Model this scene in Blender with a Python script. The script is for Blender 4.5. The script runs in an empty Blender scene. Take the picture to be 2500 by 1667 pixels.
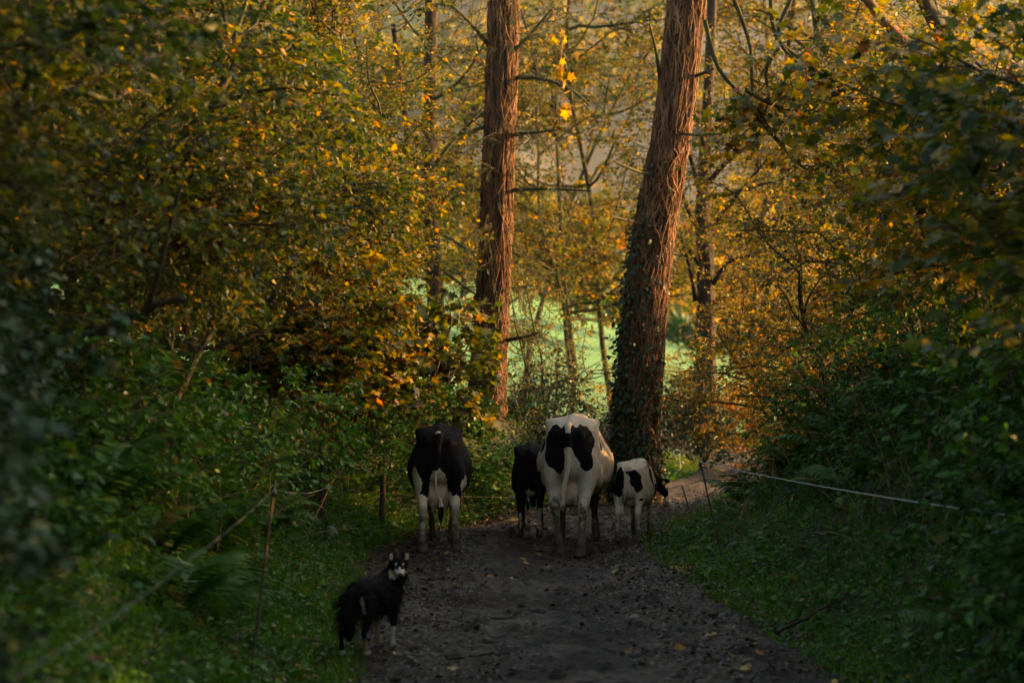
import bpy, math, random
import numpy as np
from mathutils import Vector, Matrix

# ------------------------------------------------------------------ camera, light, exposure
scene = bpy.context.scene
COL = scene.collection
FPX = 4861.0            # focal length in pixels of a 2500 px wide frame (70 mm lens)
CAMZ = 2.48
HORIZON = 792.0
FOCUS = 21.6

cam_data = bpy.data.cameras.new('camera')
cam_data.lens = 70.0
cam_data.sensor_width = 36.0
cam_data.clip_start = 0.1
cam_data.clip_end = 6000.0
cam_data.dof.use_dof = True
cam_data.dof.focus_distance = FOCUS
cam_data.dof.aperture_fstop = 1.6
cam_data.dof.aperture_blades = 9
cam = bpy.data.objects.new('camera', cam_data)
COL.objects.link(cam)
cam.location = (0, 0, CAMZ)
cam.rotation_euler = (math.radians(90) - math.atan((833.5 - HORIZON) / FPX), 0, 0)
scene.camera = cam

SUN_DIR = Vector((1.0, 0.24, math.tan(math.radians(15.0)))).normalized()   # towards the sun
world = bpy.data.worlds.new('World')
scene.world = world
world.use_nodes = True
wn = world.node_tree
wn.nodes.clear()
w_out = wn.nodes.new('ShaderNodeOutputWorld')
w_bg = wn.nodes.new('ShaderNodeBackground')
w_sky = wn.nodes.new('ShaderNodeTexSky')
w_sky.sky_type = 'NISHITA'
w_sky.sun_disc = False
w_sky.sun_elevation = math.radians(15.0)
w_sky.sun_rotation = math.atan2(SUN_DIR.x, SUN_DIR.y)
w_sky.air_density = 1.0
w_sky.dust_density = 3.0
w_sky.ozone_density = 0.5
w_bg.inputs['Strength'].default_value = 0.15
wn.links.new(w_sky.outputs['Color'], w_bg.inputs['Color'])
wn.links.new(w_bg.outputs['Background'], w_out.inputs['Surface'])

sun_data = bpy.data.lights.new('sun', 'SUN')
sun_data.energy = 5.0
sun_data.angle = math.radians(0.6)
sun_data.color = (1.0, 0.54, 0.20)
sun = bpy.data.objects.new('sun', sun_data)
COL.objects.link(sun)
sun.rotation_euler = (-SUN_DIR).to_track_quat('-Z', 'Y').to_euler()

scene.view_settings.view_transform = 'Standard'
scene.view_settings.look = 'None'
scene.view_settings.gamma = 1.0
scene.view_settings.use_curve_mapping = False
scene.view_settings.exposure = 2.0
scene.view_settings.use_white_balance = True
scene.view_settings.white_balance_temperature = 7600
scene.view_settings.white_balance_tint = 2
scene.cycles.use_denoising = True
scene.cycles.max_bounces = 8
scene.cycles.diffuse_bounces = 2
scene.cycles.glossy_bounces = 2
scene.cycles.transmission_bounces = 5
scene.cycles.transparent_max_bounces = 4
scene.cycles.volume_bounces = 0
scene.cycles.sample_clamp_indirect = 4.0
scene.cycles.use_adaptive_sampling = True
scene.cycles.adaptive_threshold = 0.01
scene.cycles.caustics_reflective = False
scene.cycles.caustics_refractive = False

# ------------------------------------------------------------------ helpers
def RNG(s):
    return np.random.default_rng(s)

def W(px, py, d):
    """photo pixel at depth d -> place in the world"""
    return np.array([(px - 1250.0) * d / FPX, d, CAMZ - (py - HORIZON) * d / FPX])

def nrm(a):
    return a / np.maximum(np.linalg.norm(a, axis=-1, keepdims=True), 1e-9)

def mesh(name, V, F, attrs=None, smooth=False):
    """V (n,3); F array (m,k) or a list of such arrays; attrs {name: float per vertex}"""
    V = np.asarray(V, np.float32)
    if not isinstance(F, (list, tuple)):
        F = [F]
    F = [np.asarray(f, np.int32) for f in F if len(f)]
    me = bpy.data.meshes.new(name)
    me.vertices.add(len(V))
    me.vertices.foreach_set('co', V.ravel())
    loops = np.concatenate([f.ravel() for f in F])
    counts = np.concatenate([np.full(len(f), f.shape[1], np.int32) for f in F])
    starts = np.concatenate([[0], np.cumsum(counts)[:-1]]).astype(np.int32)
    me.loops.add(len(loops))
    me.loops.foreach_set('vertex_index', loops)
    me.polygons.add(len(counts))
    me.polygons.foreach_set('loop_start', starts)
    me.polygons.foreach_set('loop_total', counts)
    if smooth:
        me.polygons.foreach_set('use_smooth', np.ones(len(counts), bool))
    me.update(calc_edges=True)
    if attrs:
        for k, v in attrs.items():
            a = me.attributes.new(k, 'FLOAT', 'POINT')
            a.data.foreach_set('value', np.asarray(v, np.float32))
    return me

def obj(name, me, mat=None, parent=None, loc=None, kind=None):
    o = bpy.data.objects.new(name, me)
    COL.objects.link(o)
    if mat is not None and me is not None and not me.materials:
        me.materials.append(mat)
    if parent is not None:
        o.parent = parent
    if loc is not None:
        o.location = loc
    if kind:
        o['kind'] = kind
    return o

def tag(o, label=None, cat=None, group=None, kind=None):
    if label: o['label'] = label
    if cat: o['category'] = cat
    if group: o['group'] = group
    if kind: o['kind'] = kind
    return o

def thing(name, label, cat, loc=(0, 0, 0), rz=0.0, group=None):
    o = bpy.data.objects.new(name, None)
    o.empty_display_size = 0.1
    COL.objects.link(o)
    o.location = Vector([float(c) for c in loc])
    o.rotation_euler = (0, 0, rz)
    return tag(o, label, cat, group)

class Geo:
    """collects geometry of one mesh"""
    def __init__(s):
        s.V = []; s.F = {}; s.A = {}; s.n = 0
    def add(s, V, F, **attrs):
        V = np.asarray(V, float).reshape(-1, 3)
        F = np.asarray(F, int)
        s.F.setdefault(F.shape[1], []).append(F + s.n)
        s.V.append(V)
        for k, a in attrs.items():
            s.A.setdefault(k, []).append(np.broadcast_to(np.asarray(a, float), (len(V),)))
        s.n += len(V)
    def mesh(s, name, base=None, smooth=False):
        V = np.concatenate(s.V)
        if base is not None:
            V = V - np.asarray(base, float)
        return mesh(name, V, [np.concatenate(f) for f in s.F.values()],
                    {k: np.concatenate(a) for k, a in s.A.items()}, smooth)

def tubes(P, R, sides=4, cap=False):
    """P (B,n,3) polylines, R (B,n) radii -> verts, quads"""
    P = np.asarray(P, float); R = np.asarray(R, float)
    B, n, _ = P.shape
    T = np.gradient(P, axis=1)
    T = nrm(T)
    ref = np.where(np.abs(nrm(P[:, -1] - P[:, 0])[:, 2:3]) > 0.8, np.array([[1.0, 0.1, 0.0]]), np.array([[0.0, 0.1, 1.0]]))[:, None, :]
    U = nrm(np.cross(T, np.broadcast_to(ref, T.shape)))
    N = np.cross(T, U)
    a = np.arange(sides) * 2 * math.pi / sides
    V = (P[:, :, None, :] + R[:, :, None, None] * (np.cos(a)[None, None, :, None] * U[:, :, None, :] + np.sin(a)[None, None, :, None] * N[:, :, None, :]))
    idx = np.arange(B * n * sides).reshape(B, n, sides)
    q = np.stack([idx[:, :-1], np.roll(idx[:, :-1], -1, 2), np.roll(idx[:, 1:], -1, 2), idx[:, 1:]], -1).reshape(-1, 4)
    return V.reshape(-1, 3), q

def spline(pts, n):
    """smooth resampling of control points (Catmull-Rom)"""
    p = np.asarray(pts, float)
    p = np.vstack([2 * p[0] - p[1], p, 2 * p[-1] - p[-2]])
    m = len(p) - 3
    t = np.linspace(0, m - 1e-6, n)
    i = t.astype(int); f = (t - i)[:, None]
    a, b, c, d = p[i], p[i + 1], p[i + 2], p[i + 3]
    return 0.5 * ((2 * b) + (c - a) * f + (2 * a - 5 * b + 4 * c - d) * f ** 2 + (3 * b - a - 3 * c + d) * f ** 3)

def grow(rng, P0, D0, L, n, wig=0.15, up=0.0):
    B = len(P0)
    P = np.zeros((B, n, 3)); P[:, 0] = P0
    d = nrm(np.asarray(D0, float))
    step = (np.asarray(L, float) / (n - 1)).reshape(-1, 1)
    for i in range(1, n):
        d = nrm(d + rng.normal(0, wig, (B, 3)) + np.array([0, 0, up]))
        P[:, i] = P[:, i - 1] + d * step
    return P

def along(P, idx, t):
    n = P.shape[1]
    f = np.clip(t, 0, 1) * (n - 1.001)
    i = f.astype(int); f = (f - i)[:, None]
    a = P[idx, i]; b = P[idx, i + 1]
    return a * (1 - f) + b * f, nrm(b - a)

def sprout(rng, P, per, t0, t1, ang, flat=1.0, spread=0.25):
    B = P.shape[0]
    idx = np.repeat(np.arange(B), per)
    t = rng.uniform(t0, t1, len(idx))
    p, tan = along(P, idx, t)
    lat = nrm(np.cross(tan, rng.normal(0, 1, (len(idx), 3))))
    a = ang + rng.normal(0, spread, len(idx))
    d = tan * np.cos(a)[:, None] + lat * np.sin(a)[:, None]
    d[:, 2] *= flat
    return p, nrm(d), idx, t

# leaf outlines: x across, y along the midrib, z out of the blade
LEAF = {
    'oval': (np.array([[0, 0, 0], [-.27, .30, .06], [.27, .30, .05], [-.24, .66, .02], [.24, .66, .03], [0, 1, -.10]]),
             np.array([[0, 2, 1], [1, 2, 4], [1, 4, 3], [3, 4, 5]])),
    'quad': (np.array([[0, 0, 0], [-.30, .45, .06], [.30, .45, .06], [0, 1, -.06]]), np.array([[0, 2, 3], [0, 3, 1]])),
    'needle': (np.array([[-.035, 0, 0], [.035, 0, 0], [0, 1, -.05]]), np.array([[0, 1, 2]])),
    'lobed': (np.array([[0, 0, 0], [.16, .10, .02], [.46, .06, .06], [.30, .34, .03], [.58, .62, .02], [.24, .66, 0], [0, 1.05, -.10],
                        [-.24, .66, 0], [-.58, .62, .02], [-.30, .34, .03], [-.46, .06, .06], [-.16, .10, .02]]),
              np.array([[0, 1, 3], [1, 2, 3], [0, 3, 5], [3, 4, 5], [0, 5, 6], [0, 6, 7], [7, 8, 9], [0, 7, 9], [9, 10, 11], [0, 9, 11]])),
    'blade': (np.array([[-.035, 0, 0], [.035, 0, 0], [-.025, .55, .03], [.025, .55, .03], [0, 1, -.10]]), np.array([[0, 1, 3], [0, 3, 2], [2, 3, 4]])),
}

def seen_from_lane(P):
    """the part of the place a walker near the camera can look at, with room to step aside"""
    x, y, z = P[:, 0], P[:, 1], P[:, 2]
    y = np.maximum(y, .5)
    return (np.abs(x) < .257 * 1.22 * y + .5) & (z < CAMZ + .163 * 1.18 * y + .3) & (z > CAMZ - .18 * 1.15 * y - .3) & (y > 4)

def leaves(g, kind, P, Y, Nn, S, tint):
    T, F = LEAF[kind]
    n = len(P)
    if n == 0:
        return
    if n > 400:      # fewer, larger leaves where nobody looks
        S = np.array(np.broadcast_to(np.asarray(S, float), (n,))); tint = np.array(np.broadcast_to(np.asarray(tint, float), (n,)))
        vis = seen_from_lane(P)
        k = vis | (np.random.default_rng(n).random(n) < .12)
        S = np.where(vis, S, S * 2.8)
        P, Y, Nn, S, tint = P[k], Y[k], Nn[k], S[k], tint[k]
        n = len(P)
    Y = nrm(Y); X = nrm(np.cross(Y, Nn)); Z = np.cross(X, Y)
    S = np.broadcast_to(np.asarray(S, float), (n,))
    V = P[:, None, :] + S[:, None, None] * (T[None, :, 0:1] * X[:, None, :] + T[None, :, 1:2] * Y[:, None, :] + T[None, :, 2:3] * Z[:, None, :])
    FF = (F[None] + (np.arange(n) * len(T))[:, None, None]).reshape(-1, F.shape[1])
    g.add(V.reshape(-1, 3), FF, tint=np.repeat(np.clip(tint, 0, 1), len(T)))

def wob(x, y, s=0.0):
    return (np.sin(x * 1.7 + 1.3 * np.sin(y * 0.9 + s) + s) + np.sin(y * 2.3 + 1.1 * np.sin(x * 1.3 + 2 * s) - s) + 0.6 * np.sin(3.9 * x + 2.7 * y + s)) / 2.6

# ------------------------------------------------------------------ materials
def ramp(nt, stops):
    r = nt.nodes.new('ShaderNodeValToRGB')
    e = r.color_ramp.elements
    while len(e) > 1:
        e.remove(e[-1])
    e[0].position = stops[0][0]; e[0].color = (*stops[0][1], 1)
    for p, c in stops[1:]:
        q = e.new(p); q.color = (*c, 1)
    return r

def newmat(name):
    m = bpy.data.materials.new(name); m.use_nodes = True
    nt = m.node_tree; nt.nodes.clear()
    out = nt.nodes.new('ShaderNodeOutputMaterial')
    return m, nt, out

def L(nt, a, b):
    nt.links.new(a, b)

def leaf_mat(name, stops, trans=0.4, rough=0.45, spec=0.35, tboost=1.5):
    m, nt, out = newmat(name)
    at = nt.nodes.new('ShaderNodeAttribute'); at.attribute_name = 'tint'
    r = ramp(nt, stops); L(nt, at.outputs['Fac'], r.inputs['Fac'])
    tc = nt.nodes.new('ShaderNodeTexCoord')
    nz = nt.nodes.new('ShaderNodeTexNoise'); nz.inputs['Scale'].default_value = 25; nz.inputs['Detail'].default_value = 1
    L(nt, tc.outputs['Object'], nz.inputs['Vector'])
    hv = nt.nodes.new('ShaderNodeHueSaturation')
    mr = nt.nodes.new('ShaderNodeMapRange'); mr.inputs['To Min'].default_value = 0.45; mr.inputs['To Max'].default_value = 1.55
    L(nt, nz.outputs['Fac'], mr.inputs['Value']); L(nt, mr.outputs['Result'], hv.inputs['Value']); L(nt, r.outputs['Color'], hv.inputs['Color'])
    p = nt.nodes.new('ShaderNodeBsdfPrincipled')
    p.inputs['Roughness'].default_value = rough; p.inputs['Specular IOR Level'].default_value = spec
    L(nt, hv.outputs['Color'], p.inputs['Base Color'])
    t = nt.nodes.new('ShaderNodeBsdfTranslucent')
    hs = nt.nodes.new('ShaderNodeHueSaturation'); hs.inputs['Saturation'].default_value = 1.15; hs.inputs['Value'].default_value = tboost
    L(nt, hv.outputs['Color'], hs.inputs['Color']); L(nt, hs.outputs['Color'], t.inputs['Color'])
    mx = nt.nodes.new('ShaderNodeMixShader'); mx.inputs['Fac'].default_value = trans
    L(nt, p.outputs[0], mx.inputs[1]); L(nt, t.outputs[0], mx.inputs[2]); L(nt, mx.outputs[0], out.inputs['Surface'])
    return m

def noise_mat(name, stops, scale=4.0, detail=6.0, rough=0.85, bump=0.3, bscale=None, vec=None, spec=0.3, bdist=0.02):
    m, nt, out = newmat(name)
    tc = nt.nodes.new('ShaderNodeTexCoord')
    mp = nt.nodes.new('ShaderNodeMapping')
    if vec: mp.inputs['Scale'].default_value = vec
    L(nt, tc.outputs['Object'], mp.inputs['Vector'])
    nz = nt.nodes.new('ShaderNodeTexNoise'); nz.inputs['Scale'].default_value = scale; nz.inputs['Detail'].default_value = detail
    nz.inputs['Roughness'].default_value = 0.65
    L(nt, mp.outputs['Vector'], nz.inputs['Vector'])
    r = ramp(nt, stops); L(nt, nz.outputs['Fac'], r.inputs['Fac'])
    p = nt.nodes.new('ShaderNodeBsdfPrincipled'); p.inputs['Roughness'].default_value = rough
    p.inputs['Specular IOR Level'].default_value = spec
    L(nt, r.outputs['Color'], p.inputs['Base Color'])
    n2 = nt.nodes.new('ShaderNodeTexNoise'); n2.inputs['Scale'].default_value = bscale or scale * 4; n2.inputs['Detail'].default_value = 5
    L(nt, mp.outputs['Vector'], n2.inputs['Vector'])
    b = nt.nodes.new('ShaderNodeBump'); b.inputs['Strength'].default_value = bump; b.inputs['Distance'].default_value = bdist
    L(nt, n2.outputs['Fac'], b.inputs['Height']); L(nt, b.outputs['Normal'], p.inputs['Normal'])
    L(nt, p.outputs[0], out.inputs['Surface'])
    return m

AUTUMN = [(0.0, (.018, .034, .008)), (0.30, (.045, .065, .012)), (0.52, (.11, .105, .016)), (0.70, (.26, .17, .022)), (0.84, (.42, .22, .025)), (0.93, (.32, .11, .02)), (1.0, (.13, .055, .022))]
GREENS = [(0.0, (.012, .038, .008)), (0.35, (.030, .094, .012)), (0.65, (.064, .155, .016)), (0.85, (.11, .16, .022)), (0.95, (.22, .15, .03)), (1.0, (.13, .06, .025))]
M = {}
M['autumn'] = leaf_mat('autumn_leaves', AUTUMN, 0.48)
M['green'] = leaf_mat('herb_leaves', GREENS, 0.30, 0.5, 0.25, 1.3)
M['ivy'] = leaf_mat('ivy_leaves', [(0, (.010, .024, .009)), (.6, (.022, .045, .014)), (1, (.05, .075, .02))], 0.15, 0.45, 0.25, 1.1)
M['grass'] = leaf_mat('grass_blades', [(0, (.034, .100, .008)), (.5, (.072, .178, .014)), (.85, (.13, .21, .022)), (1, (.20, .17, .05))], 0.35, 0.55, 0.2, 1.3)
M['fern'] = leaf_mat('fern_fronds', [(0, (.022, .068, .012)), (.6, (.046, .12, .018)), (.85, (.10, .15, .022)), (1, (.20, .11, .03))], 0.3, 0.5, 0.3, 1.3)
M['needles'] = leaf_mat('conifer_needles', [(0, (.020, .034, .012)), (.5, (.045, .055, .014)), (.8, (.13, .10, .02)), (1, (.26, .13, .03))], 0.3, 0.5, 0.3)
M['litter'] = leaf_mat('leaf_litter', [(0, (.016, .010, .007)), (.45, (.042, .024, .014)), (.75, (.085, .045, .021)), (.9, (.21, .105, .03)), (1, (.34, .19, .03))], 0.05, 0.42, 0.22, 1.0)
M['fallen'] = leaf_mat('fallen_yellow_leaf', [(0, (.13, .05, .02)), (.5, (.36, .16, .025)), (1, (.42, .28, .04))], 0.2, 0.4, 0.4, 1.0)
M['bark'] = noise_mat('bark', [(.3, (.010, .006, .0045)), (.5, (.030, .017, .011)), (.75, (.075, .042, .025))], 5, 8, .9, 1.0, 9, (1, 1, .22), bdist=.05)
M['bark_moss'] = noise_mat('mossy_bark', [(.3, (.016, .012, .008)), (.46, (.045, .034, .020)), (.58, (.050, .056, .012)), (.75, (.09, .062, .035))], 3, 7, .9, .8, 14, (1, 1, .4), bdist=.03)
M['vine'] = noise_mat('ivy_stem_bark', [(.3, (.046, .021, .010)), (.5, (.135, .060, .027)), (.7, (.32, .145, .062))], 9, 4, .8, .4, 40, (1, 1, .3))
M['twig'] = noise_mat('twig_bark', [(.3, (.030, .020, .013)), (.7, (.11, .062, .034))], 12, 3, .85, .2)
M['deadstem'] = noise_mat('dry_stem', [(.3, (.12, .075, .042)), (.7, (.30, .19, .10))], 12, 3, .8, .2)
M['post'] = noise_mat('weathered_post_wood', [(.3, (.022, .015, .011)), (.7, (.085, .050, .030))], 8, 6, .9, .6, 30, (1, 1, .12))
M['stone'] = noise_mat('lichened_stone', [(.3, (.10, .095, .08)), (.55, (.22, .20, .17)), (.75, (.17, .17, .11))], 9, 6, .9, .5)
M['steel'] = noise_mat('rusty_rod', [(.3, (.035, .022, .016)), (.7, (.10, .055, .03))], 30, 4, .7, .3)

def plain(name, c, rough=.5, metal=0.0):
    m, nt, out = newmat(name)
    p = nt.nodes.new('ShaderNodeBsdfPrincipled'); p.inputs['Base Color'].default_value = (*c, 1)
    p.inputs['Roughness'].default_value = rough; p.inputs['Metallic'].default_value = metal
    L(nt, p.outputs[0], out.inputs['Surface'])
    return m
M['tape'] = plain('fence_tape', (.07, .075, .065), .8)
M['tape_white'] = plain('white_fence_tape', (.5, .52, .5), .6)
M['plastic_black'] = plain('black_plastic', (.015, .015, .018), .4)
M['plastic_white'] = plain('white_plastic', (.72, .72, .68), .4)
M['tag_yellow'] = plain('yellow_tag', (.75, .42, .02), .45)

# ------------------------------------------------------------------ the ground
CY = np.array([-40, 0, 8, 13.8, 18, 21, 23, 25, 27, 29, 32, 35, 38, 41, 46, 52, 60, 80])
CX = np.array([6.5, 1.75, 1.05, .56, .15, -.08, .20, 1.00, 1.75, 2.45, 3.75, 4.45, 4.20, 3.30, 1.6, .3, -.5, -1])
CW = np.array([1.8, 1.8, 1.8, 1.76, 1.68, 1.58, 1.42, 1.2, 1.05, .9, .85, 1.1, 1.1, 1.1, 1.1, 1.1, 1.0, 1.0])

def lane(y):
    return np.interp(y, CY, CX), np.interp(y, CY, CW)

def sstep(a, b, x):
    t = np.clip((x - a) / (b - a), 0, 1)
    return t * t * (3 - 2 * t)

def H(x, y):
    x = np.asarray(x, float); y = np.asarray(y, float)
    c, hw = lane(y)
    tl = np.maximum(c - hw - x, 0); tr = np.maximum(x - c - hw, 0)
    BL = np.interp(y, [-40, 20, 23, 26, 30, 32.5, 36, 40], [2.3, 2.3, 1.75, 1.35, 1.30, .75, .15, 0]) * (1 - .30 * sstep(-.2, .5, x) * sstep(22, 25, y))
    BR = np.interp(y, [-40, 8, 20, 23, 26, 29, 33, 37, 42], [2.4, 2.4, 2.3, 1.7, 1.15, .75, .45, .15, 0])
    zl = BL * sstep(.15, np.interp(y, [20, 25, 30], [3.0, 2.6, 2.2]), tl) + .05 * np.minimum(tl, .5) * (BL > .1)
    zr = BR * sstep(.35, 3.1, tr) + .06 * np.minimum(tr, .6) * (BR > .1)
    z = zl + zr
    near = np.clip(1 - (y - 28) / 20, 0, 1)
    z = z + near * (np.minimum(tl, 1) + np.minimum(tr, 1)) * (0.07 * wob(x * .9, y * .8, 1.0) + .04 * wob(x * 2.3, y * 2.1, 2.0))
    # fields and hill beyond the lane
    side = sstep(14, -4, x) * .82 + .18
    z = z + 6.2 * side * sstep(48, 165, y) + np.clip((y - 50) / 60, 0, 1) * .25 * wob(x * .05, y * .04, .5)
    z = z + 166 * sstep(190, 1050, y) * (1 + .10 * wob(x * .006, y * .003, 3.0))
    z = z - 26 * sstep(150, 240, y) * sstep(420, 240, y) * 0.25
    return z

def grid_axis(parts):
    out = [np.arange(a, b, s) for a, b, s in parts]
    return np.concatenate(out)

gx = grid_axis([(-1500, -300, 60), (-300, -60, 15), (-60, -14, 2.0), (-14, -7, .5), (-7, 8, .2), (8, 14, .5), (14, 60, 2.0), (60, 300, 15), (300, 1501, 60)])
gy = grid_axis([(-60, -4, 4), (-4, 4, .5), (4, 44, .24), (44, 70, .8), (70, 200, 4), (200, 1100, 18), (1100, 2400, 60)])
XX, YY = np.meshgrid(gx, gy)
ZZ = H(XX, YY)
nx, ny = len(gx), len(gy)
ii = np.arange(nx * ny).reshape(ny, nx)
gq = np.stack([ii[:-1, :-1], ii[:-1, 1:], ii[1:, 1:], ii[1:, :-1]], -1).reshape(-1, 4)

def ground_mat():
    m, nt, out = newmat('ground_soil_and_field')
    geo = nt.nodes.new('ShaderNodeNewGeometry')
    sep = nt.nodes.new('ShaderNodeSeparateXYZ'); L(nt, geo.outputs['Position'], sep.inputs[0])
    n1 = nt.nodes.new('ShaderNodeTexNoise'); n1.inputs['Scale'].default_value = 3; n1.inputs['Detail'].default_value = 8
    L(nt, geo.outputs['Position'], n1.inputs['Vector'])
    soil = ramp(nt, [(.3, (.012, .010, .007)), (.5, (.028, .022, .012)), (.7, (.030, .042, .012))]); L(nt, n1.outputs['Fac'], soil.inputs['Fac'])
    n2 = nt.nodes.new('ShaderNodeTexNoise'); n2.inputs['Scale'].default_value = .45; n2.inputs['Detail'].default_value = 10; n2.inputs['Roughness'].default_value = .75
    L(nt, geo.outputs['Position'], n2.inputs['Vector'])
    fld = ramp(nt, [(.3, (.050, .165, .040)), (.5, (.068, .195, .044)), (.7, (.095, .22, .050))]); L(nt, n2.outputs['Fac'], fld.inputs['Fac'])
    # far hill: patchwork of woods, stubble and pasture
    v = nt.nodes.new('ShaderNodeTexVoronoi'); v.inputs['Scale'].default_value = .011
    mp = nt.nodes.new('ShaderNodeMapping'); mp.inputs['Scale'].default_value = (1, .55, 0)
    L(nt, geo.outputs['Position'], mp.inputs['Vector']); L(nt, mp.outputs['Vector'], v.inputs['Vector'])
    sc = nt.nodes.new('ShaderNodeSeparateColor'); L(nt, v.outputs['Color'], sc.inputs[0])
    hill = ramp(nt, [(0, (.036, .030, .014)), (.22, (.060, .052, .032)), (.42, (.035, .070, .018)), (.62, (.085, .068, .046)), (.8, (.034, .036, .014))])
    hill.color_ramp.interpolation = 'CONSTANT'
    L(nt, sc.outputs['Red'], hill.inputs['Fac'])
    f1 = nt.nodes.new('ShaderNodeMapRange'); f1.inputs['From Min'].default_value = 38; f1.inputs['From Max'].default_value = 46
    L(nt, sep.outputs['Y'], f1.inputs['Value'])
    f2 = nt.nodes.new('ShaderNodeMapRange'); f2.inputs['From Min'].default_value = 215; f2.inputs['From Max'].default_value = 235
    L(nt, sep.outputs['Y'], f2.inputs['Value'])
    m1 = nt.nodes.new('ShaderNodeMix'); m1.data_type = 'RGBA'
    L(nt, f1.outputs['Result'], m1.inputs['Factor']); L(nt, soil.outputs['Color'], m1.inputs[6]); L(nt, fld.outputs['Color'], m1.inputs[7])
    m2 = nt.nodes.new('ShaderNodeMix'); m2.data_type = 'RGBA'
    L(nt, f2.outputs['Result'], m2.inputs['Factor']); L(nt, m1.outputs[2], m2.inputs[6]); L(nt, hill.outputs['Color'], m2.inputs[7])
    p = nt.nodes.new('ShaderNodeBsdfPrincipled'); p.inputs['Roughness'].default_value = .9
    L(nt, m2.outputs[2], p.inputs['Base Color'])
    b = nt.nodes.new('ShaderNodeBump'); b.inputs['Strength'].default_value = .5; b.inputs['Distance'].default_value = .05
    L(nt, n1.outputs['Fac'], b.inputs['Height']); L(nt, b.outputs['Normal'], p.inputs['Normal'])
    L(nt, p.outputs[0], out.inputs['Surface'])
    return m
o = obj('ground', mesh('ground', np.stack([XX, YY, ZZ], -1).reshape(-1, 3), gq, smooth=True), ground_mat(), kind='structure')

# the muddy lane, a sheet with ruts laid over the ground
def lane_mat():
    m, nt, out = newmat('lane_mud')
    geo = nt.nodes.new('ShaderNodeNewGeometry')
    n1 = nt.nodes.new('ShaderNodeTexNoise'); n1.inputs['Scale'].default_value = 2.2; n1.inputs['Detail'].default_value = 9; n1.inputs['Roughness'].default_value = .7
    n2 = nt.nodes.new('ShaderNodeTexNoise'); n2.inputs['Scale'].default_value = 16; n2.inputs['Detail'].default_value = 8; n2.inputs['Roughness'].default_value = .75
    n3 = nt.nodes.new('ShaderNodeTexNoise'); n3.inputs['Scale'].default_value = .9; n3.inputs['Detail'].default_value = 5
    for n in (n1, n2, n3): L(nt, geo.outputs['Position'], n.inputs['Vector'])
    c1 = ramp(nt, [(.3, (.011, .0070, .0045)), (.5, (.037, .0240, .0150)), (.72, (.085, .058, .039))]); L(nt, n1.outputs['Fac'], c1.inputs['Fac'])
    c2 = ramp(nt, [(.35, (.25, .22, .20)), (.6, (1, 1, 1))]); L(nt, n2.outputs['Fac'], c2.inputs['Fac'])
    mm = nt.nodes.new('ShaderNodeMix'); mm.data_type = 'RGBA'; mm.blend_type = 'MULTIPLY'; mm.inputs['Factor'].default_value = .75
    L(nt, c1.outputs['Color'], mm.inputs[6]); L(nt, c2.outputs['Color'], mm.inputs[7])
    p = nt.nodes.new('ShaderNodeBsdfPrincipled'); p.inputs['Specular IOR Level'].default_value = .30; L(nt, mm.outputs[2], p.inputs['Base Color'])
    rr = nt.nodes.new('ShaderNodeMapRange'); rr.inputs['From Min'].default_value = .38; rr.inputs['From Max'].default_value = .62
    rr.inputs['To Min'].default_value = .34; rr.inputs['To Max'].default_value = .75
    L(nt, n3.outputs['Fac'], rr.inputs['Value']); L(nt, rr.outputs['Result'], p.inputs['Roughness'])
    b = nt.nodes.new('ShaderNodeBump'); b.inputs['Strength'].default_value = 1.0; b.inputs['Distance'].default_value = .06
    L(nt, n2.outputs['Fac'], b.inputs['Height']); L(nt, b.outputs['Normal'], p.inputs['Normal'])
    L(nt, p.outputs[0], out.inputs['Surface'])
    return m

_hr = RNG(77)
HOOF = []
for _k in range(620):
    _y = 9 + 17 * _hr.random() ** .9
    _c, _w = lane(_y)
    HOOF.append((float(_c + _w * _hr.uniform(-.9, .9)), float(_y), float(_hr.uniform(.05, .085))))

def lane_rut(x, y):
    c, hw = lane(y)
    u = (x - c) / hw
    rng2 = .014 * wob(x * 9, y * 8, .3) + .012 * wob(x * 17, y * 19, 1.3) + .016 * wob(x * 2.1, y * 1.6, 2.2) + .008 * wob(x * 31, y * 37, 2.9)
    x = np.asarray(x, float); shp = x.shape; xf = x.ravel(); yf = np.broadcast_to(np.asarray(y, float), shp).ravel()
    dent = np.zeros(len(xf))
    for (hx_, hy0, hr_) in HOOF:
        m_ = (np.abs(yf - hy0) < .2) & (np.abs(xf - hx_) < .2)
        if m_.any():
            q_ = ((xf[m_] - hx_) ** 2 + (yf[m_] - hy0) ** 2) / hr_ ** 2
            dent[m_] += -.030 * np.exp(-q_ * 1.4) + .016 * np.exp(-(np.sqrt(q_) - 1.5) ** 2 * 5)
    rng2 = rng2 + dent.reshape(shp)
    rut = -.035 * np.exp(-((np.abs(u) - .52) / .16) ** 2)
    return rng2 + rut

ly = np.concatenate([np.arange(-8, 8, .5), np.arange(8, 27, .045), np.arange(27, 56, .2)])
lu = np.linspace(-1, 1, 81)
UU, LY = np.meshgrid(lu, ly)
cc, hh = lane(LY)
edge = 1.06 + .06 * wob(LY * 1.3, LY * .4 + np.sign(UU), .7) + .03 * wob(LY * 3.7 + 5 * np.sign(UU), LY * 1.9, 1.7)
LX = cc + UU * hh * edge
LZ = H(LX, LY) + .06 + lane_rut(LX, LY) - .16 * np.clip((np.abs(UU) - .86) / .14, 0, 1) ** 2
li = np.arange(LX.size).reshape(LX.shape)
lq = np.stack([li[:-1, :-1], li[:-1, 1:], li[1:, 1:], li[1:, :-1]], -1).reshape(-1, 4)
obj('lane', mesh('lane', np.stack([LX, LY, LZ], -1).reshape(-1, 3), lq, smooth=True), lane_mat(), kind='structure')

def lane_top(x, y):
    return H(x, y) + .06 + lane_rut(np.asarray(x, float), np.asarray(y, float))

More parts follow.
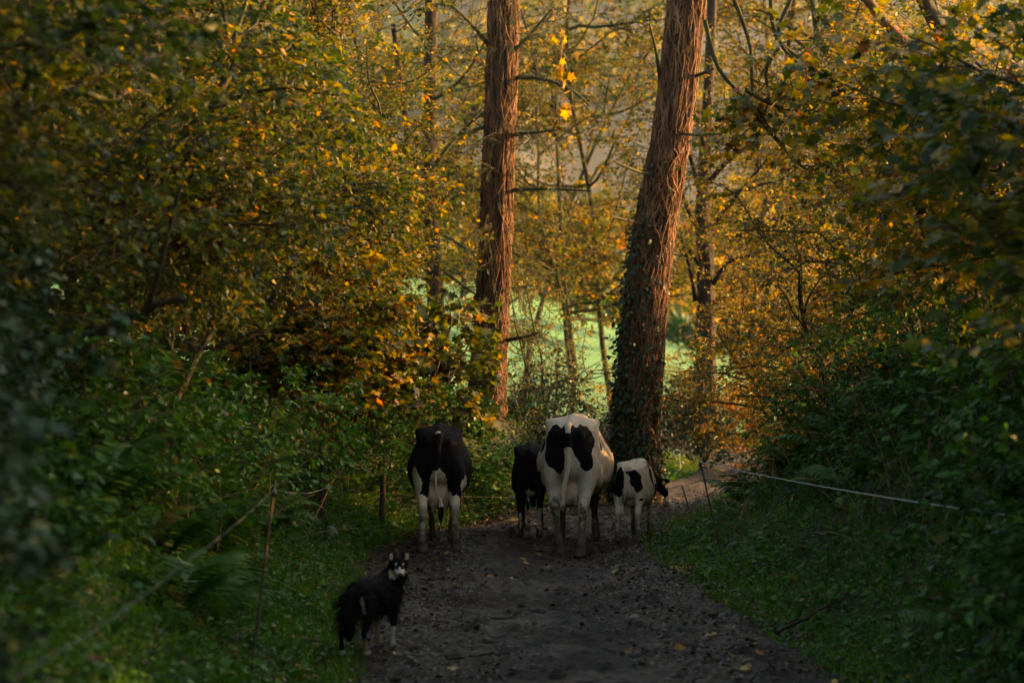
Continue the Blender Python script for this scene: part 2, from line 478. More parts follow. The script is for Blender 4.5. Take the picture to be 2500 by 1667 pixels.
# ------------------------------------------------------------------ far country: hedges, field trees, wooded hillside
def clump_geo(g, rng, C, R, tint, k=26):
    """leafy tufts: k crossed leaf faces around each centre"""
    n = len(C)
    idx = np.repeat(np.arange(n), k); m = len(idx)
    d = nrm(rng.normal(0, 1, (m, 3))); d[:, 2] = np.abs(d[:, 2]) * .9 + .05
    p = C[idx] + d * (R[idx] * rng.uniform(.5, 1.0, m))[:, None]
    leaves(g, 'quad', p, nrm(d + rng.normal(0, .6, (m, 3))), nrm(rng.normal(0, 1, (m, 3))), R[idx] * rng.uniform(.45, .9, m), tint[idx] + rng.normal(0, .08, m))
rng = RNG(900)
n = 5200
y = 235 + 780 * rng.random(n) ** .8
x = rng.uniform(-.30, .30, n) * y
keep_ = wob(x * .022, y * .014, 2.0) + rng.normal(0, .25, n) > .02
x, y = x[keep_], y[keep_]
g = Geo(); r_ = rng.uniform(2.5, 5.5, len(x))
clump_geo(g, rng, np.stack([x, y, H(x, y) + r_ * .3], 1), r_, np.clip(.46 + .2 * wob(x * .03, y * .02, 1) + rng.normal(0, .14, len(x)), 0, 1), 13)
tag(obj('far_woodland', g.mesh('far_woodland'), M['autumn'], kind='stuff'), 'autumn woods covering the far hillside', 'woodland')
def far_hedge(label, pts, h, seed, tint):
    rng = RNG(seed)
    P = spline([np.array([a, b, 0.]) for a, b in pts], 160)
    g = Geo(); C = np.repeat(P, 3, 0) + rng.normal(0, .35, (480, 3)) * [1, 1, 0]
    C[:, 2] = H(C[:, 0], C[:, 1]) + rng.uniform(0, h * .6, 480)
    clump_geo(g, rng, C, h * .45 * rng.uniform(.6, 1.2, 480), tint + rng.normal(0, .06, 480), 14)
    b = np.array([P[0, 0], P[0, 1], float(H(P[0, 0], P[0, 1]))])
    tag(obj('field_hedge', g.mesh('field_hedge', b), M['green'], loc=b), label, 'hedge')
far_hedge('dark clipped hedge along the far edge of the green field', [(-40, 172), (-10, 166), (8, 128), (20, 112), (45, 104)], 2.0, 901, .12)
far_hedge('hedge climbing the slope behind the field', [(-60, 260), (-5, 235), (40, 240), (80, 250)], 3.5, 902, .3)
def far_tree(label, px, d, h, tint, seed):
    rng = RNG(seed)
    x = (px - 1250) * d / FPX; b = np.array([x, d, float(H(x, d)) - .1])
    root = thing('field_tree', label, 'tree', b, group='trees round the far field')
    tr = spline([b, b + [.1, 0, h * .3], b + [-.1, .1, h * .6]], 8)
    V, q = tubes(tr[None], np.linspace(h * .03, h * .012, 8)[None], 7); g = Geo(); g.add(V, q)
    obj('trunk', g.mesh('trunk', b, True), M['bark'], root)
    g = Geo(); n = 46
    C = tr[-1] + rng.normal(0, 1, (n, 3)) * [h * .20, h * .20, h * .17]
    clump_geo(g, rng, C, h * .10 * rng.uniform(.6, 1.3, n), np.full(n, tint) + rng.normal(0, .05, n), 40)
    obj('crown', g.mesh('crown', b), M['autumn'], root, kind='stuff')
for k, (px, d, h, tn, lb) in enumerate([(1130, 120, 8, .45, 'round olive tree in the field behind the forked trunk'), (1420, 150, 9, .62, 'golden tree at the far field edge left of the leaning trunk'), (1790, 95, 8, .80, 'rust coloured tree at the field edge right of the pollard'),
                                        (1880, 110, 10, .70, 'orange tree behind the far right hedge'), (930, 140, 9, .60, 'yellow tree far behind the golden hedge'), (1290, 190, 10, .40, 'dark olive tree at the foot of the far hill')]):
    far_tree(lb, px, d, h, tn, 910 + k)

# ------------------------------------------------------------------ trees
def clear_lane(P):
    """places kept free of leaves: the air over the lane, the way cows walk through, the view over the field gate"""
    x, y, z = P[:, 0], P[:, 1], P[:, 2]
    c, hw = lane(y)
    px = x / y * FPX  # only a side measure of the open way down the lane: leaves do not hang across it
    keep = np.ones(len(P), bool)
    low = (y < 25.5)
    left_lim = np.interp(y, [5, 12, 20, 26], [-1.2, -1.25, -1.10, -1.15])
    right_lim = np.interp(y, [5, 12, 20, 26], [1.8, 1.9, 1.9, 2.2])
    top = np.interp(z, [4.2, 5.5], [0, .9])
    keep &= ~(low & (x > left_lim - top) & (x < right_lim + .0 * top) & (z < 6.4))
    keep &= ~((x < -.8) & (y < 22.5) & (z < 2.45 + .25 * wob(x * 2, y * 2, 1)))
    keep &= ~((x > 1.6) & (y < 19.5) & (z < 2.35 + .25 * wob(x * 2, y * 2, 2)))
    return keep

def field_gap(P):
    x, y, z = P[:, 0], P[:, 1], P[:, 2]
    lim = 2.1 + .45 * wob(x * 1.5, y * .7, 4) + .03 * (y - 30)
    return ~((y > 28) & (z < lim) & (x > -3.0) & (x < 5.0))

def leafy(rng, twigs, per, kind, size, tint_mean, tint_sd, droop=.25, g=None, thin=None, patch=None, keepf=clear_lane):
    g = g or Geo()
    B = twigs.shape[0]
    idx = np.repeat(np.arange(B), per)
    t = rng.uniform(.08, 1.0, len(idx))
    p, tan = along(twigs, idx, t)
    n = len(idx)
    lat = nrm(np.cross(tan, np.array([0, 0, 1.0])) + 1e-6) * rng.choice([-1, 1], n)[:, None]
    Y = nrm(tan * rng.uniform(.2, .9, n)[:, None] + lat * rng.uniform(.4, 1.0, n)[:, None] + rng.normal(0, .25, (n, 3)) + np.array([0, 0, -droop]))
    Nn = nrm(rng.normal(0, .55, (n, 3)) + np.array([0, 0, 1.0]))
    tw = rng.normal(0, tint_sd * .7, B)[idx]
    tint = tint_mean + tw + rng.normal(0, tint_sd, n)
    if patch is not None:
        tint = tint + patch(p)
    k = np.ones(n, bool)
    if keepf is not None: k &= keepf(p)
    if thin is not None: k &= rng.random(n) < thin(p)
    S = size * rng.uniform(.55, 1.25, n)
    leaves(g, kind, p[k] + rng.normal(0, .01, (k.sum(), 3)), Y[k], Nn[k], S[k], tint[k])
    return g

def trunk_geo(g, path, r0, r1, sides=12, n=24, flare=0.0, rough=0.05, seed=0):
    P = spline(path, n)
    t = np.linspace(0, 1, n)
    R = r0 + (r1 - r0) * t + flare * r0 * np.exp(-t * 9)
    V, q = tubes(P[None], R[None], sides)
    rng = RNG(seed)
    V = V.reshape(n, sides, 3)
    lump = 1 + rough * np.sin(np.arange(sides)[None, :] * 2.1 + t[:, None] * 9 + seed) + rng.normal(0, rough * .5, (n, sides))
    V = P[:, None, :] + (V - P[:, None, :]) * lump[..., None]
    g.add(V.reshape(-1, 3), q)
    return P, R

def crown(root, base, stemsP, rng, spec, mat, bark):
    """branches and leaves on given stems (B,n,3); adds the parts under root"""
    s = dict(limbs=5, l_len=(1.2, 2.6), l_t=(.25, 1.0), l_ang=1.0, l_up=.04, l_flat=.8, br=6, b_len=(.6, 1.3), tw=6, t_len=(.3, .7), per=12,
             kind='oval', size=.085, tint=.45, sd=.14, r=.03, droop=.25, thin=None, flat=.55, patch=None, keep=clear_lane)
    s.update(spec)
    p, d, idx, t = sprout(rng, stemsP, s['limbs'], *s['l_t'], s['l_ang'], s['l_flat'])
    if 'toward' in s:
        d = nrm(d + np.asarray(s['toward'], float))
    Ll = rng.uniform(*s['l_len'], len(p))
    limbs = grow(rng, p, d, Ll, 7, .18, s['l_up'])
    bp, bd, bi, _ = sprout(rng, limbs, s['br'], .15, 1.0, .85, s['flat'])
    branches = grow(rng, bp, bd, rng.uniform(*s['b_len'], len(bp)), 6, .18, 0.0)
    tp, td, ti, _ = sprout(rng, branches, s['tw'], .1, 1.0, .8, s['flat'])
    twigs = grow(rng, tp, td, rng.uniform(*s['t_len'], len(tp)), 4, .16, -.03)
    kf = s['keep']
    if kf is not None:
        kl = kf(limbs[:, -1]) | (rng.random(len(limbs)) < .0)
        kb = kf(branches[:, -1]); kt = kf(twigs[:, -1])
    else:
        kl = np.ones(len(limbs), bool); kb = np.ones(len(branches), bool); kt = np.ones(len(twigs), bool)
    lim_i = np.where(kl & (seen_from_lane(limbs[:, 0]) | seen_from_lane(limbs[:, -1])))[0]
    for j in lim_i:
        g = Geo()
        V, q = tubes(limbs[j][None], np.linspace(s['r'], s['r'] * .3, 7)[None], 4)
        g.add(V, q)
        obj('branch', g.mesh('branch', base, True), bark, root)
    g = Geo()
    kb = kb & (seen_from_lane(branches[:, 0]) | (rng.random(len(kb)) < .1))
    if kb.any():
        V, q = tubes(branches[kb][:, [0, 2, 5]], np.broadcast_to(np.linspace(s['r'] * .35, s['r'] * .14, 3), (kb.sum(), 3)), 3); g.add(V, q)
    if kt.any():
        kt = kt & (rng.random(len(kt)) < np.where(seen_from_lane(twigs[:, 0]), .5, .05))
        V, q = tubes(twigs[kt][:, [0, 3]], np.broadcast_to(np.linspace(s['r'] * .18, s['r'] * .07, 2), (kt.sum(), 2)), 3); g.add(V, q)
    if g.n:
        obj('twigs', g.mesh('twigs', base), M['twig'], root, kind='stuff')
    g = leafy(rng, twigs, s['per'], s['kind'], s['size'], s['tint'], s['sd'], s['droop'], thin=s['thin'], patch=s['patch'], keepf=kf)
    if g.n:
        obj('crown', g.mesh('crown', base), mat, root, kind='stuff')
    return limbs

def hedge_tree(name, label, x, y, seed, nst=4, height=(4.0, 7.0), spread=.45, r=.05, group=None, mat=None, bark=None, **spec):
    rng = RNG(seed)
    base = np.array([x, y, float(H(x, y)) - .05])
    root = thing(name, label, 'tree', base, group=group)
    D = nrm(np.stack([rng.normal(0, spread, nst), rng.normal(0, spread, nst), np.ones(nst)], 1))
    if 'lean' in spec:
        D = nrm(D + np.asarray(spec.pop('lean'), float))
    P0 = base + np.stack([rng.normal(0, .12, nst), rng.normal(0, .12, nst), np.zeros(nst)], 1)
    st = grow(rng, P0, D, rng.uniform(*height, nst), 12, .10, .05)
    for j in range(nst):
        g = Geo()
        rr = r * rng.uniform(.7, 1.2)
        V, q = tubes(st[j][None], np.linspace(rr, rr * .35, 12)[None], 7); g.add(V, q)
        obj('trunk', g.mesh('trunk', base, True), bark or M['bark_moss'], root)
    spec.setdefault('r', r * .45)
    crown(root, base, st, rng, spec, mat or M['autumn'], bark or M['bark_moss'])
    return root


Q = dict(limbs=10, br=7, tw=8, per=13, kind='quad', size=.071, l_len=(.9, 2.0), b_len=(.5, 1.1), t_len=(.3, .65))
def ht(label, x, y, seed, h, **k):
    d = dict(Q); d.update(k)
    nst = d.pop('nst', 5); sp = d.pop('spread', .5)
    return hedge_tree('hedge_tree', label, x, y, seed, nst, h, sp, **d)

# ---- left bank, near to far
ht('blurred green tree at the near end of the left bank', -3.5, 9.6, 11, (1.8, 3.2), tint=.30, sd=.15, size=.062, l_t=(.2, 1), limbs=7)
ht('olive green tree on the left bank above the dark broken branch', -4.0, 12.8, 12, (2.2, 4.2), tint=.27, sd=.20, l_t=(.1, 1), toward=(.2, 0, 0))
ht('brownish green tree on left bank above the tall ferns', -3.7, 16.0, 13, (2.4, 4.4), tint=.31, sd=.21, l_t=(.1, 1), toward=(.25, 0, 0))
ht('yellow green tree on left bank behind the thin rusty rod', -3.6, 19.2, 14, (2.6, 4.8), tint=.34, sd=.21, l_t=(.12, 1), toward=(.25, 0, 0))
ht('yellowing tree on left bank behind the two wooden posts', -3.5, 22.6, 15, (2.8, 5.2), tint=.39, sd=.22, l_t=(.15, 1), toward=(.3, 0, 0))
ht('golden sunlit tree left of the slim forked trunk', -3.3, 26.2, 16, (3.4, 6.0), tint=.47, sd=.21, l_t=(.12, 1), limbs=10, toward=(.25, 0, 0))
ht('amber tree at the far end of the left hedge', -3.6, 30.0, 17, (4.0, 7.0), tint=.46, sd=.2, size=.085, kind='quad', l_t=(.15, 1), per=11)
ht('dense dark tree filling the upper left behind the hedge', -5.2, 15.5, 18, (3.5, 6.0), tint=.22, sd=.13, size=.11, kind='quad', per=9, l_len=(1.2, 2.4), r=.08)
ht('tall dark green tree behind the yellowing one', -5.6, 20.5, 19, (3.5, 6.5), tint=.30, sd=.15, size=.11, kind='quad', per=9, l_len=(1.2, 2.4), r=.08)
ht('tall orange brown tree behind the golden one', -5.6, 26.0, 20, (4.5, 7.5), tint=.46, sd=.15, size=.115, kind='quad', per=9, l_len=(1.2, 2.6), r=.08)
ht('russet tree at the back of the left hedge', -6.4, 32.0, 21, (5.0, 8.5), tint=.50, sd=.14, size=.125, kind='quad', per=9, l_len=(1.4, 2.8), r=.08)
ht('dark holly like tree in the top left corner', -4.3, 11.3, 22, (3.0, 5.0), tint=.12, sd=.08, size=.085, kind='quad', per=13, l_len=(.9, 1.8), l_t=(.4, 1))

# saplings with sunlit stems in front of the slim forked trunk
def sapling(label, px, d, seed, tops, **spec):
    rng = RNG(seed)
    x = (px - 1250) * d / FPX
    base = np.array([x, d, float(H(x, d)) - .05])
    root = thing('sapling', label, 'sapling', base, group='saplings on the left bank')
    st = []
    for k, (tx, ty, td) in enumerate(tops):
        e = W(tx, ty, td)
        mid = base * .5 + e * .5 + rng.normal(0, .08, 3)
        P = spline([base + rng.normal(0, .03, 3) * [1, 1, 0], base * .8 + mid * .2 + rng.normal(0, .04, 3), mid, e], 12)
        st.append(P)
        V, q = tubes(P[None], np.linspace(.035, .012, 12)[None], 6)
        g = Geo(); g.add(V, q)
        obj('trunk', g.mesh('trunk', base, True), M['vine'], root)
    sp = dict(limbs=7, l_len=(.5, 1.2), l_t=(.35, 1), br=5, b_len=(.3, .8), tw=5, t_len=(.2, .45), per=8, kind='lobed', size=.11, tint=.45, sd=.2, r=.014, l_up=.0, flat=.35, l_flat=.5)
    sp.update(spec)
    crown(root, base, np.array(st), rng, sp, M['autumn'], M['vine'])
sapling('sycamore sapling with forked orange stems behind the wooden posts', 790, 24.4, 31, [(690, 690, 24.2), (830, 640, 24.6), (760, 560, 24.8)], tint=.50)
sapling('slim sapling with straight pale stems beside the forked one', 805, 25.2, 32, [(830, 600, 25.3), (920, 720, 25.0)], tint=.52)
sapling('low sycamore spreading dark leaves across the foot of the ivy trunk', 985, 25.8, 33, [(1010, 780, 25.6), (1100, 800, 25.9), (1150, 830, 26.2), (930, 700, 26.2)], tint=.38, sd=.16, limbs=5, per=7, size=.125, keep=lambda P: ~((P[:, 0] > -.2) | (P[:, 2] > 3.9)))
sapling('bushy sapling with red tinged leaves left of the forked stems', 660, 23.4, 34, [(600, 740, 23.0), (680, 650, 23.5), (730, 700, 23.6)], tint=.42, sd=.24)

# ---- the big trunks
def ivy_on(root, base, P, R, rng, count, loose, zr, rmul=1.0, side=None):
    """bare ivy stems climbing over a trunk"""
    n = len(P)
    made = 0
    tang = Geo()
    for k in range(count + loose):
        t0 = rng.uniform(0, .8); t1 = min(t0 + rng.uniform(.10, .35), 1.0)
        m = 12
        t = np.linspace(t0, t1, m)
        f = t * (n - 1.001); i = f.astype(int); fr = (f - i)[:, None]
        c = P[i] * (1 - fr) + P[i + 1] * fr
        rr = np.interp(t, np.linspace(0, 1, n), R)
        th = rng.uniform(0, 2 * math.pi) + np.cumsum(rng.normal(0, .22, m)) + rng.normal(0, .8) * np.linspace(-1, 1, m)
        off = rr * 1.02 + rng.uniform(.0, .035) + .012 * np.sin(t * 60 + k)
        pts = c + np.stack([np.cos(th) * off, np.sin(th) * off, np.zeros(m)], 1)
        rad = rng.uniform(.003, .0105) * rmul * np.linspace(1, .6, m)
        V, q = tubes(pts[None], rad[None], 4)
        if k < count:
            g = Geo(); g.add(V, q)
            obj('ivy_stem', g.mesh('ivy_stem', base, True), M['vine'], root)
        else:
            tang.add(V, q)
    obj('ivy_tangle', tang.mesh('ivy_tangle', base, True), M['vine'], root, kind='stuff')

def ivy_leaves(root, base, P, R, rng, n, t_of, th_of, size=.06, bulk=.16, name='ivy_leaves'):
    t = np.clip(t_of(n), 0, 1); th = th_of(n)
    f = t * (len(P) - 1.001); i = f.astype(int); fr = (f - i)[:, None]
    c = P[i] * (1 - fr) + P[i + 1] * fr
    rr = np.interp(t, np.linspace(0, 1, len(P)), R)
    out = np.stack([np.cos(th), np.sin(th), np.zeros(n)], 1)
    p = c + out * (rr + .02 + np.abs(rng.normal(0, bulk, n)) * (.4 + .6 * rng.random(n)))[:, None]
    Y = nrm(rng.normal(0, .5, (n, 3)) + np.array([0, 0, -.7]) + out * .3)
    g = Geo()
    leaves(g, 'oval', p, Y, nrm(out + rng.normal(0, .45, (n, 3)) + [0, 0, .4]), size * rng.uniform(.6, 1.3, n), rng.beta(2, 3, n))
    obj(name, g.mesh(name, base), M['ivy'], root, kind='stuff')

def side_branch(root, base, pts, r0, r1, bark='bark_moss', n=14):
    P = spline(pts, n)
    V, q = tubes(P[None], np.linspace(r0, r1, n)[None], 6)
    g = Geo(); g.add(V, q)
    obj('branch', g.mesh('branch', base, True), M[bark], root)
    return P

def big_tree(name, label, d, pix, r0, r1, seed, bark='bark', flare=.25, top=None):
    pts = [W(px, py, d) for px, py in pix]
    base = pts[0].copy(); base[2] = float(H(base[0], base[1])) - .15
    pts = [base] + [p for p in pts[1:]]
    root = thing(name, label, 'tree', base)
    g = Geo()
    P, R = trunk_geo(g, pts, r0, r1, 20, 48, flare, .045, seed)
    big_tree.trunk = obj('trunk', g.mesh('trunk', base, True), M[bark], root)
    return root, base, P, R

# leaning trunk wrapped in ivy, right of the white cow
rng = RNG(41)
tr2, b2, P2, R2 = big_tree('ivy_clad_tree', 'thick leaning trunk wrapped in bare ivy stems, right of the white cow', 27.0,
    [(1562, 1150), (1558, 1000), (1583, 680), (1610, 490), (1642, 310), (1676, 0), (1700, -250), (1715, -520)], .275, .20, 41)
ivy_on(big_tree.trunk, b2, P2, R2, rng, 170, 480, (0, 1))
ivy_leaves(big_tree.trunk, b2, P2, R2, rng, 2600, lambda n: rng.beta(1.2, 3.0, n) * .55, lambda n: rng.normal(math.pi * 1.02, .75, n), .075, .07)
ivy_leaves(big_tree.trunk, b2, P2, R2, rng, 900, lambda n: rng.beta(1.2, 4, n) * .5, lambda n: rng.uniform(math.pi, 2 * math.pi, n), .06, .05, 'ivy_sprigs')
for pts in ([(1612, 200), (1600, 120), (1585, 60)], [(1690, 190), (1720, 178), (1740, 170)], [(1608, 430), (1560, 420), (1500, 395)], [(1640, 320), (1690, 330), (1760, 328)], [(1590, 555), (1540, 540), (1490, 528)]):
    side_branch(tr2, b2, [W(*pts[0], 27), W(*pts[1], 26.6), W(*pts[2], 26.2)], .03, .012)

# upright trunk in the middle
rng = RNG(42)
tr1, b1, P1, R1 = big_tree('ivy_clad_tree', 'upright ivy wrapped trunk standing between the two grown cows', 29.0,
    [(1188, 1000), (1196, 860), (1207, 650), (1221, 300), (1231, 0), (1238, -250), (1243, -520)], .218, .18, 42)
ivy_on(big_tree.trunk, b1, P1, R1, rng, 170, 430, (0, 1))
ivy_leaves(big_tree.trunk, b1, P1, R1, rng, 700, lambda n: rng.beta(1.2, 4, n) * .6, lambda n: rng.normal(math.pi, .9, n), .06, .04)
limb1 = []
for pts in ([(1250, 190), (1330, 195), (1400, 225), (1440, 260)], [(1185, 310), (1120, 330), (1040, 355)], [(1245, 330), (1300, 325), (1360, 318)], [(1240, 465), (1330, 462), (1440, 466)],
            [(1190, 462), (1110, 470), (1010, 480)], [(1240, 830), (1280, 822), (1320, 810)], [(1240, 140), (1290, 90), (1350, 20)], [(1200, 120), (1150, 60), (1100, 10)]):
    limb1.append(side_branch(tr1, b1, [W(px, py, 29 - .35 * k) for k, (px, py) in enumerate(pts)], .035, .012))
# drooping feathery needle sprays round this trunk
rng = RNG(43)
L1 = np.array(limb1)
tp, td, _, _ = sprout(rng, L1, 16, .05, 1.0, .9, .6)
br = grow(rng, tp, td, rng.uniform(.3, .9, len(tp)), 6, .2, -.10)
tp2 = P1[rng.integers(14, 44, 150)]
td2 = nrm(np.stack([rng.normal(0, 1, 150), rng.normal(-.4, .8, 150), rng.normal(.0, .2, 150)], 1))
br = np.concatenate([br, grow(rng, tp2 + td2 * .2, td2, rng.uniform(.4, 1.3, 150), 6, .18, -.12)])
g = Geo(); V, q = tubes(br, np.broadcast_to(np.linspace(.006, .002, 6), (len(br), 6)), 3); g.add(V, q)
obj('twigs', g.mesh('twigs', b1), M['twig'], tr1, kind='stuff')
g = leafy(rng, br, 60, 'needle', .10, .42, .2, .5, keepf=None)
obj('crown', g.mesh('crown', b1), M['needles'], tr1, kind='stuff')

# a twig of large yellow leaves hanging from this tree
tw = side_branch(tr1, b1, [W(1345, 20, 27.6), W(1372, 90, 27.4), W(1366, 180, 27.2), W(1378, 262, 27.1)], .010, .004, 'vine')
rng = RNG(46)
for k in range(16):
    g = Geo(); i = int(rng.integers(3, 14)); dirn = nrm(rng.normal(0, .7, 3) + [0, -.2, -.9])
    leaves(g, 'lobed', (tw[i] + rng.normal(0, .05, 3))[None], dirn[None], nrm(rng.normal(0, .6, 3) + [.3, -.8, .2])[None], [rng.uniform(.10, .16)], np.array([rng.uniform(.72, .90)]))
    obj('leaf', g.mesh('leaf', b1), M['autumn'], tr1)

# slim forked trunk further off
rng = RNG(44)
tr0, b0, P0, R0 = big_tree('forked_tree', 'slim sunlit trunk forking to the left of the upright ivy trunk', 36.0,
    [(1080, 960), (1072, 860), (1063, 745), (1058, 600), (1046, 480), (1050, 300), (1052, 100), (1056, -200), (1060, -420)], .165, .10, 44, 'bark')
lm = [side_branch(tr0, b0, [W(1052, 560, 36), W(1025, 480, 35.8), W(1008, 420, 35.7), W(1000, 380, 35.6), W(985, 250, 35.5), W(960, 60, 35.4)], .10, .05, 'bark')]
for pts in ([(1050, 420), (1100, 350), (1150, 300), (1180, 280)], [(1060, 640), (1120, 690), (1180, 730), (1230, 760)], [(1045, 500), (990, 560), (940, 600), (900, 610)], [(1052, 250), (1120, 200), (1170, 130), (1200, 60)],
            [(1050, 330), (990, 290), (930, 280), (880, 290)], [(1053, 120), (1000, 60), (960, 0), (930, -60)], [(1060, 560), (1110, 590), (1160, 620), (1200, 650)]):
    lm.append(side_branch(tr0, b0, [W(px, py, 36 - .5 * k) for k, (px, py) in enumerate(pts)], .04, .012))
crown(tr0, b0, np.array(lm), rng, dict(limbs=5, l_len=(.7, 1.6), br=5, tw=6, per=9, size=.07, kind='quad', tint=.55, sd=.18, r=.018, keep=field_gap, t_len=(.25, .6)), M['autumn'], M['bark_moss'])

# mossy pollard beyond the bend
rng = RNG(45)
tr3, b3, P3, R3 = big_tree('pollard_tree', 'mossy tree with many upswept limbs beyond the bend in the lane', 37.0,
    [(1724, 1060), (1722, 960), (1724, 800), (1722, 650), (1716, 520), (1720, 430), (1724, 330), (1730, 200), (1738, 0), (1742, -200)], .20, .07, 45, 'bark', .3)
lm = []
for pts in ([(1705, 560), (1675, 500), (1660, 440), (1650, 330)], [(1705, 640), (1670, 590), (1640, 560), (1600, 500)], [(1735, 560), (1780, 500), (1830, 440), (1880, 380)], [(1712, 480), (1690, 400), (1670, 330), (1680, 230)],
            [(1728, 450), (1770, 400), (1850, 340), (1930, 290)], [(1735, 700), (1780, 640), (1840, 620), (1900, 600)], [(1725, 380), (1700, 290), (1660, 230), (1630, 100)], [(1728, 340), (1790, 260), (1850, 200), (1900, 80)],
            [(1740, 480), (1800, 470), (1860, 450), (1920, 440)], [(1738, 740), (1780, 720), (1800, 660), (1810, 600)], [(1700, 740), (1690, 680), (1670, 600), (1660, 560)]):
    lm.append(side_branch(tr3, b3, [W(px, py, 37 - .45 * k) for k, (px, py) in enumerate(pts)], .060, .016, 'bark'))
crown(tr3, b3, np.array(lm), rng, dict(limbs=5, l_len=(.6, 1.5), br=5, tw=5, per=6, size=.07, kind='quad', tint=.50, sd=.18, r=.018, keep=field_gap, t_len=(.25, .6)), M['autumn'], M['bark_moss'])
ivy_leaves(big_tree.trunk, b3, P3, R3, rng, 500, lambda n: rng.beta(1.2, 4, n) * .45, lambda n: rng.normal(math.pi, .7, n), .07, .05)

# ---- thinner trees behind, filling the air between the trunks with golden leaves
def mid_tree(label, px, d, seed, r, lean, **k):
    x = (px - 1250) * d / FPX
    s = dict(limbs=20, br=7, tw=7, per=13, kind='quad', size=.10, tint=.44, sd=.2, l_len=(1.2, 3.0), l_t=(.26, 1), b_len=(.6, 1.3), keep=field_gap)
    s.update(k)
    hh_ = s.pop('h', (10, 12)); nst = s.pop('nst', 1)
    hedge_tree('woodland_tree', label, x, d, seed, nst, hh_, .06, r=r, lean=lean, **s)
mid_tree('thin golden tree standing behind the gap between both ivy trunks', 1500, 44, 51, .10, (0, 0, 0), per=13)
mid_tree('slender leaning tree left of the leaning ivy trunk', 1395, 40, 52, .07, (.10, 0, 0), tint=.52, nst=2, h=(8, 10), per=9)
mid_tree('golden tree far behind the forked trunk', 960, 46, 53, .12, (0, 0, 0), nst=2, per=8)
mid_tree('yellow tree beyond the pollard', 1840, 46, 54, .10, (0, 0, 0), tint=.55, nst=2, per=8)
mid_tree('pale tree at the field edge behind the upright ivy trunk', 1280, 52, 55, .09, (0, 0, 0), tint=.50, per=8)
mid_tree('orange tree behind the right bank', 2060, 40, 56, .10, (0, 0, 0), tint=.60, nst=2, per=9)

# hawthorn bush with ivy in the gap above the white cow
def bush(name, label, px, d, seed, h, w, **k):
    x = (px - 1250) * d / FPX
    s = dict(limbs=6, br=6, tw=6, per=10, kind='quad', size=.058, tint=.5, sd=.2, l_len=(.4, 1.0), l_t=(.15, 1), b_len=(.3, .7), t_len=(.15, .4), keep=None)
    s.update(k)
    cat = s.pop('cat', 'bush'); nst = s.pop('nst', 5); grp = s.pop('group', None); mt = s.pop('mat', None)
    r = hedge_tree(name, label, x, d, seed, nst, h, w, r=s.pop('rad', .025), mat=mt, **s)
    r['category'] = cat
    if grp: r['group'] = grp
    return r
bush('hawthorn_bush', 'airy hawthorn bush in the gap above the white cow', 1345, 31, 61, (1.2, 2.6), .35, tint=.45, limbs=6, br=5, per=8, size=.05, l_len=(.5, 1.3))
bush('hawthorn_bush', 'small dark ivy covered stump bush behind the white cow', 1330, 30, 62, (.4, .9), .15, tint=.15, sd=.1, nst=4, limbs=4, mat=M['ivy'])
bush('hawthorn_bush', 'sunlit orange bush at the foot of the pollard', 1665, 40, 63, (.8, 1.9), .4, tint=.74, sd=.12, limbs=7)
bush('hawthorn_bush', 'grey green bush wrapped round the foot of the pollard', 1730, 35, 64, (.8, 1.7), .45, tint=.25, sd=.2, limbs=7, mat=M['ivy'])
bush('hawthorn_bush', 'dark evergreen bush left of the leaning trunk foot', 1450, 28.5, 65, (.5, 1.2), .45, tint=.2, sd=.15, limbs=7, mat=M['ivy'])
bush('hawthorn_bush', 'backlit golden hawthorn over the right bank', 2030, 27, 66, (1.2, 3.0), .42, tint=.62, sd=.16, limbs=9, l_len=(.7, 1.6), nst=6, rad=.04)
bush('hawthorn_bush', 'wide backlit thorn bush with a black stem on the right bank', 2075, 24.5, 67, (1.2, 3.0), .55, tint=.56, sd=.18, limbs=9, l_len=(.7, 1.5), nst=6, rad=.045)
bush('hawthorn_bush', 'dry pink brown thicket right of the pollard', 1880, 33, 68, (1.2, 2.6), .5, tint=.88, sd=.1, limbs=8, l_len=(.6, 1.4), nst=6)

# ---- right bank trees
ht('dense olive hedge tree on the near right bank', 4.9, 12.4, 71, (2.2, 4.6), tint=.38, sd=.18, l_t=(.1, 1), kind='lobed', size=.09, per=8, toward=(.0, 0, 0), br=6, tw=6, limbs=8)
ht('sycamore with broad out of focus leaves at the right edge', 5.2, 15.8, 72, (1.9, 4.0), tint=.50, sd=.18, l_t=(.15, 1), kind='lobed', size=.10, per=8, toward=(-.15, 0, 0), br=6, tw=5, limbs=8)
ht('golden green tree on the right bank under the mossy limbs', 4.9, 19.5, 73, (1.9, 3.6), tint=.53, sd=.18, l_t=(.2, 1), toward=(-.3, 0, 0), per=9, limbs=7, size=.07)
ht('bronze tree behind the mossy limbs at top right', 5.4, 23.5, 74, (2.4, 5.2), tint=.57, sd=.18, l_t=(.2, 1), toward=(-.25, 0, 0), kind='quad', size=.075, per=9, limbs=7)
ht('dark ivy grown tree far right on the bank', 5.3, 14.2, 76, (2.6, 5.0), tint=.26, sd=.16, kind='quad', size=.09, per=14, l_len=(1.0, 2.0), r=.08)
ht('unseen hedge tree added beside the camera on the right bank', 4.8, 8.6, 78, (2.6, 5.0), tint=.35, sd=.16, kind='quad', size=.12, per=12, r=.06)  # hedge carried on out of view, put in to shade the left bank
bush('hawthorn_bush', 'dense thorn bush added on the right bank to shade the cattle', 2270, 22.1, 69, (1.0, 2.4), .45, tint=.36, sd=.18, limbs=9, l_len=(.6, 1.2), nst=7, rad=.035)  # put in to keep the low sun off the white cow's back

ht('unseen hedge tree added on the right bank to block low sun', 5.4, 6.0, 79, (2.0, 4.0), tint=.35, sd=.16, kind='quad', size=.12, per=12, r=.06)  # added out of frame to stop sun flecks on the near left nettles

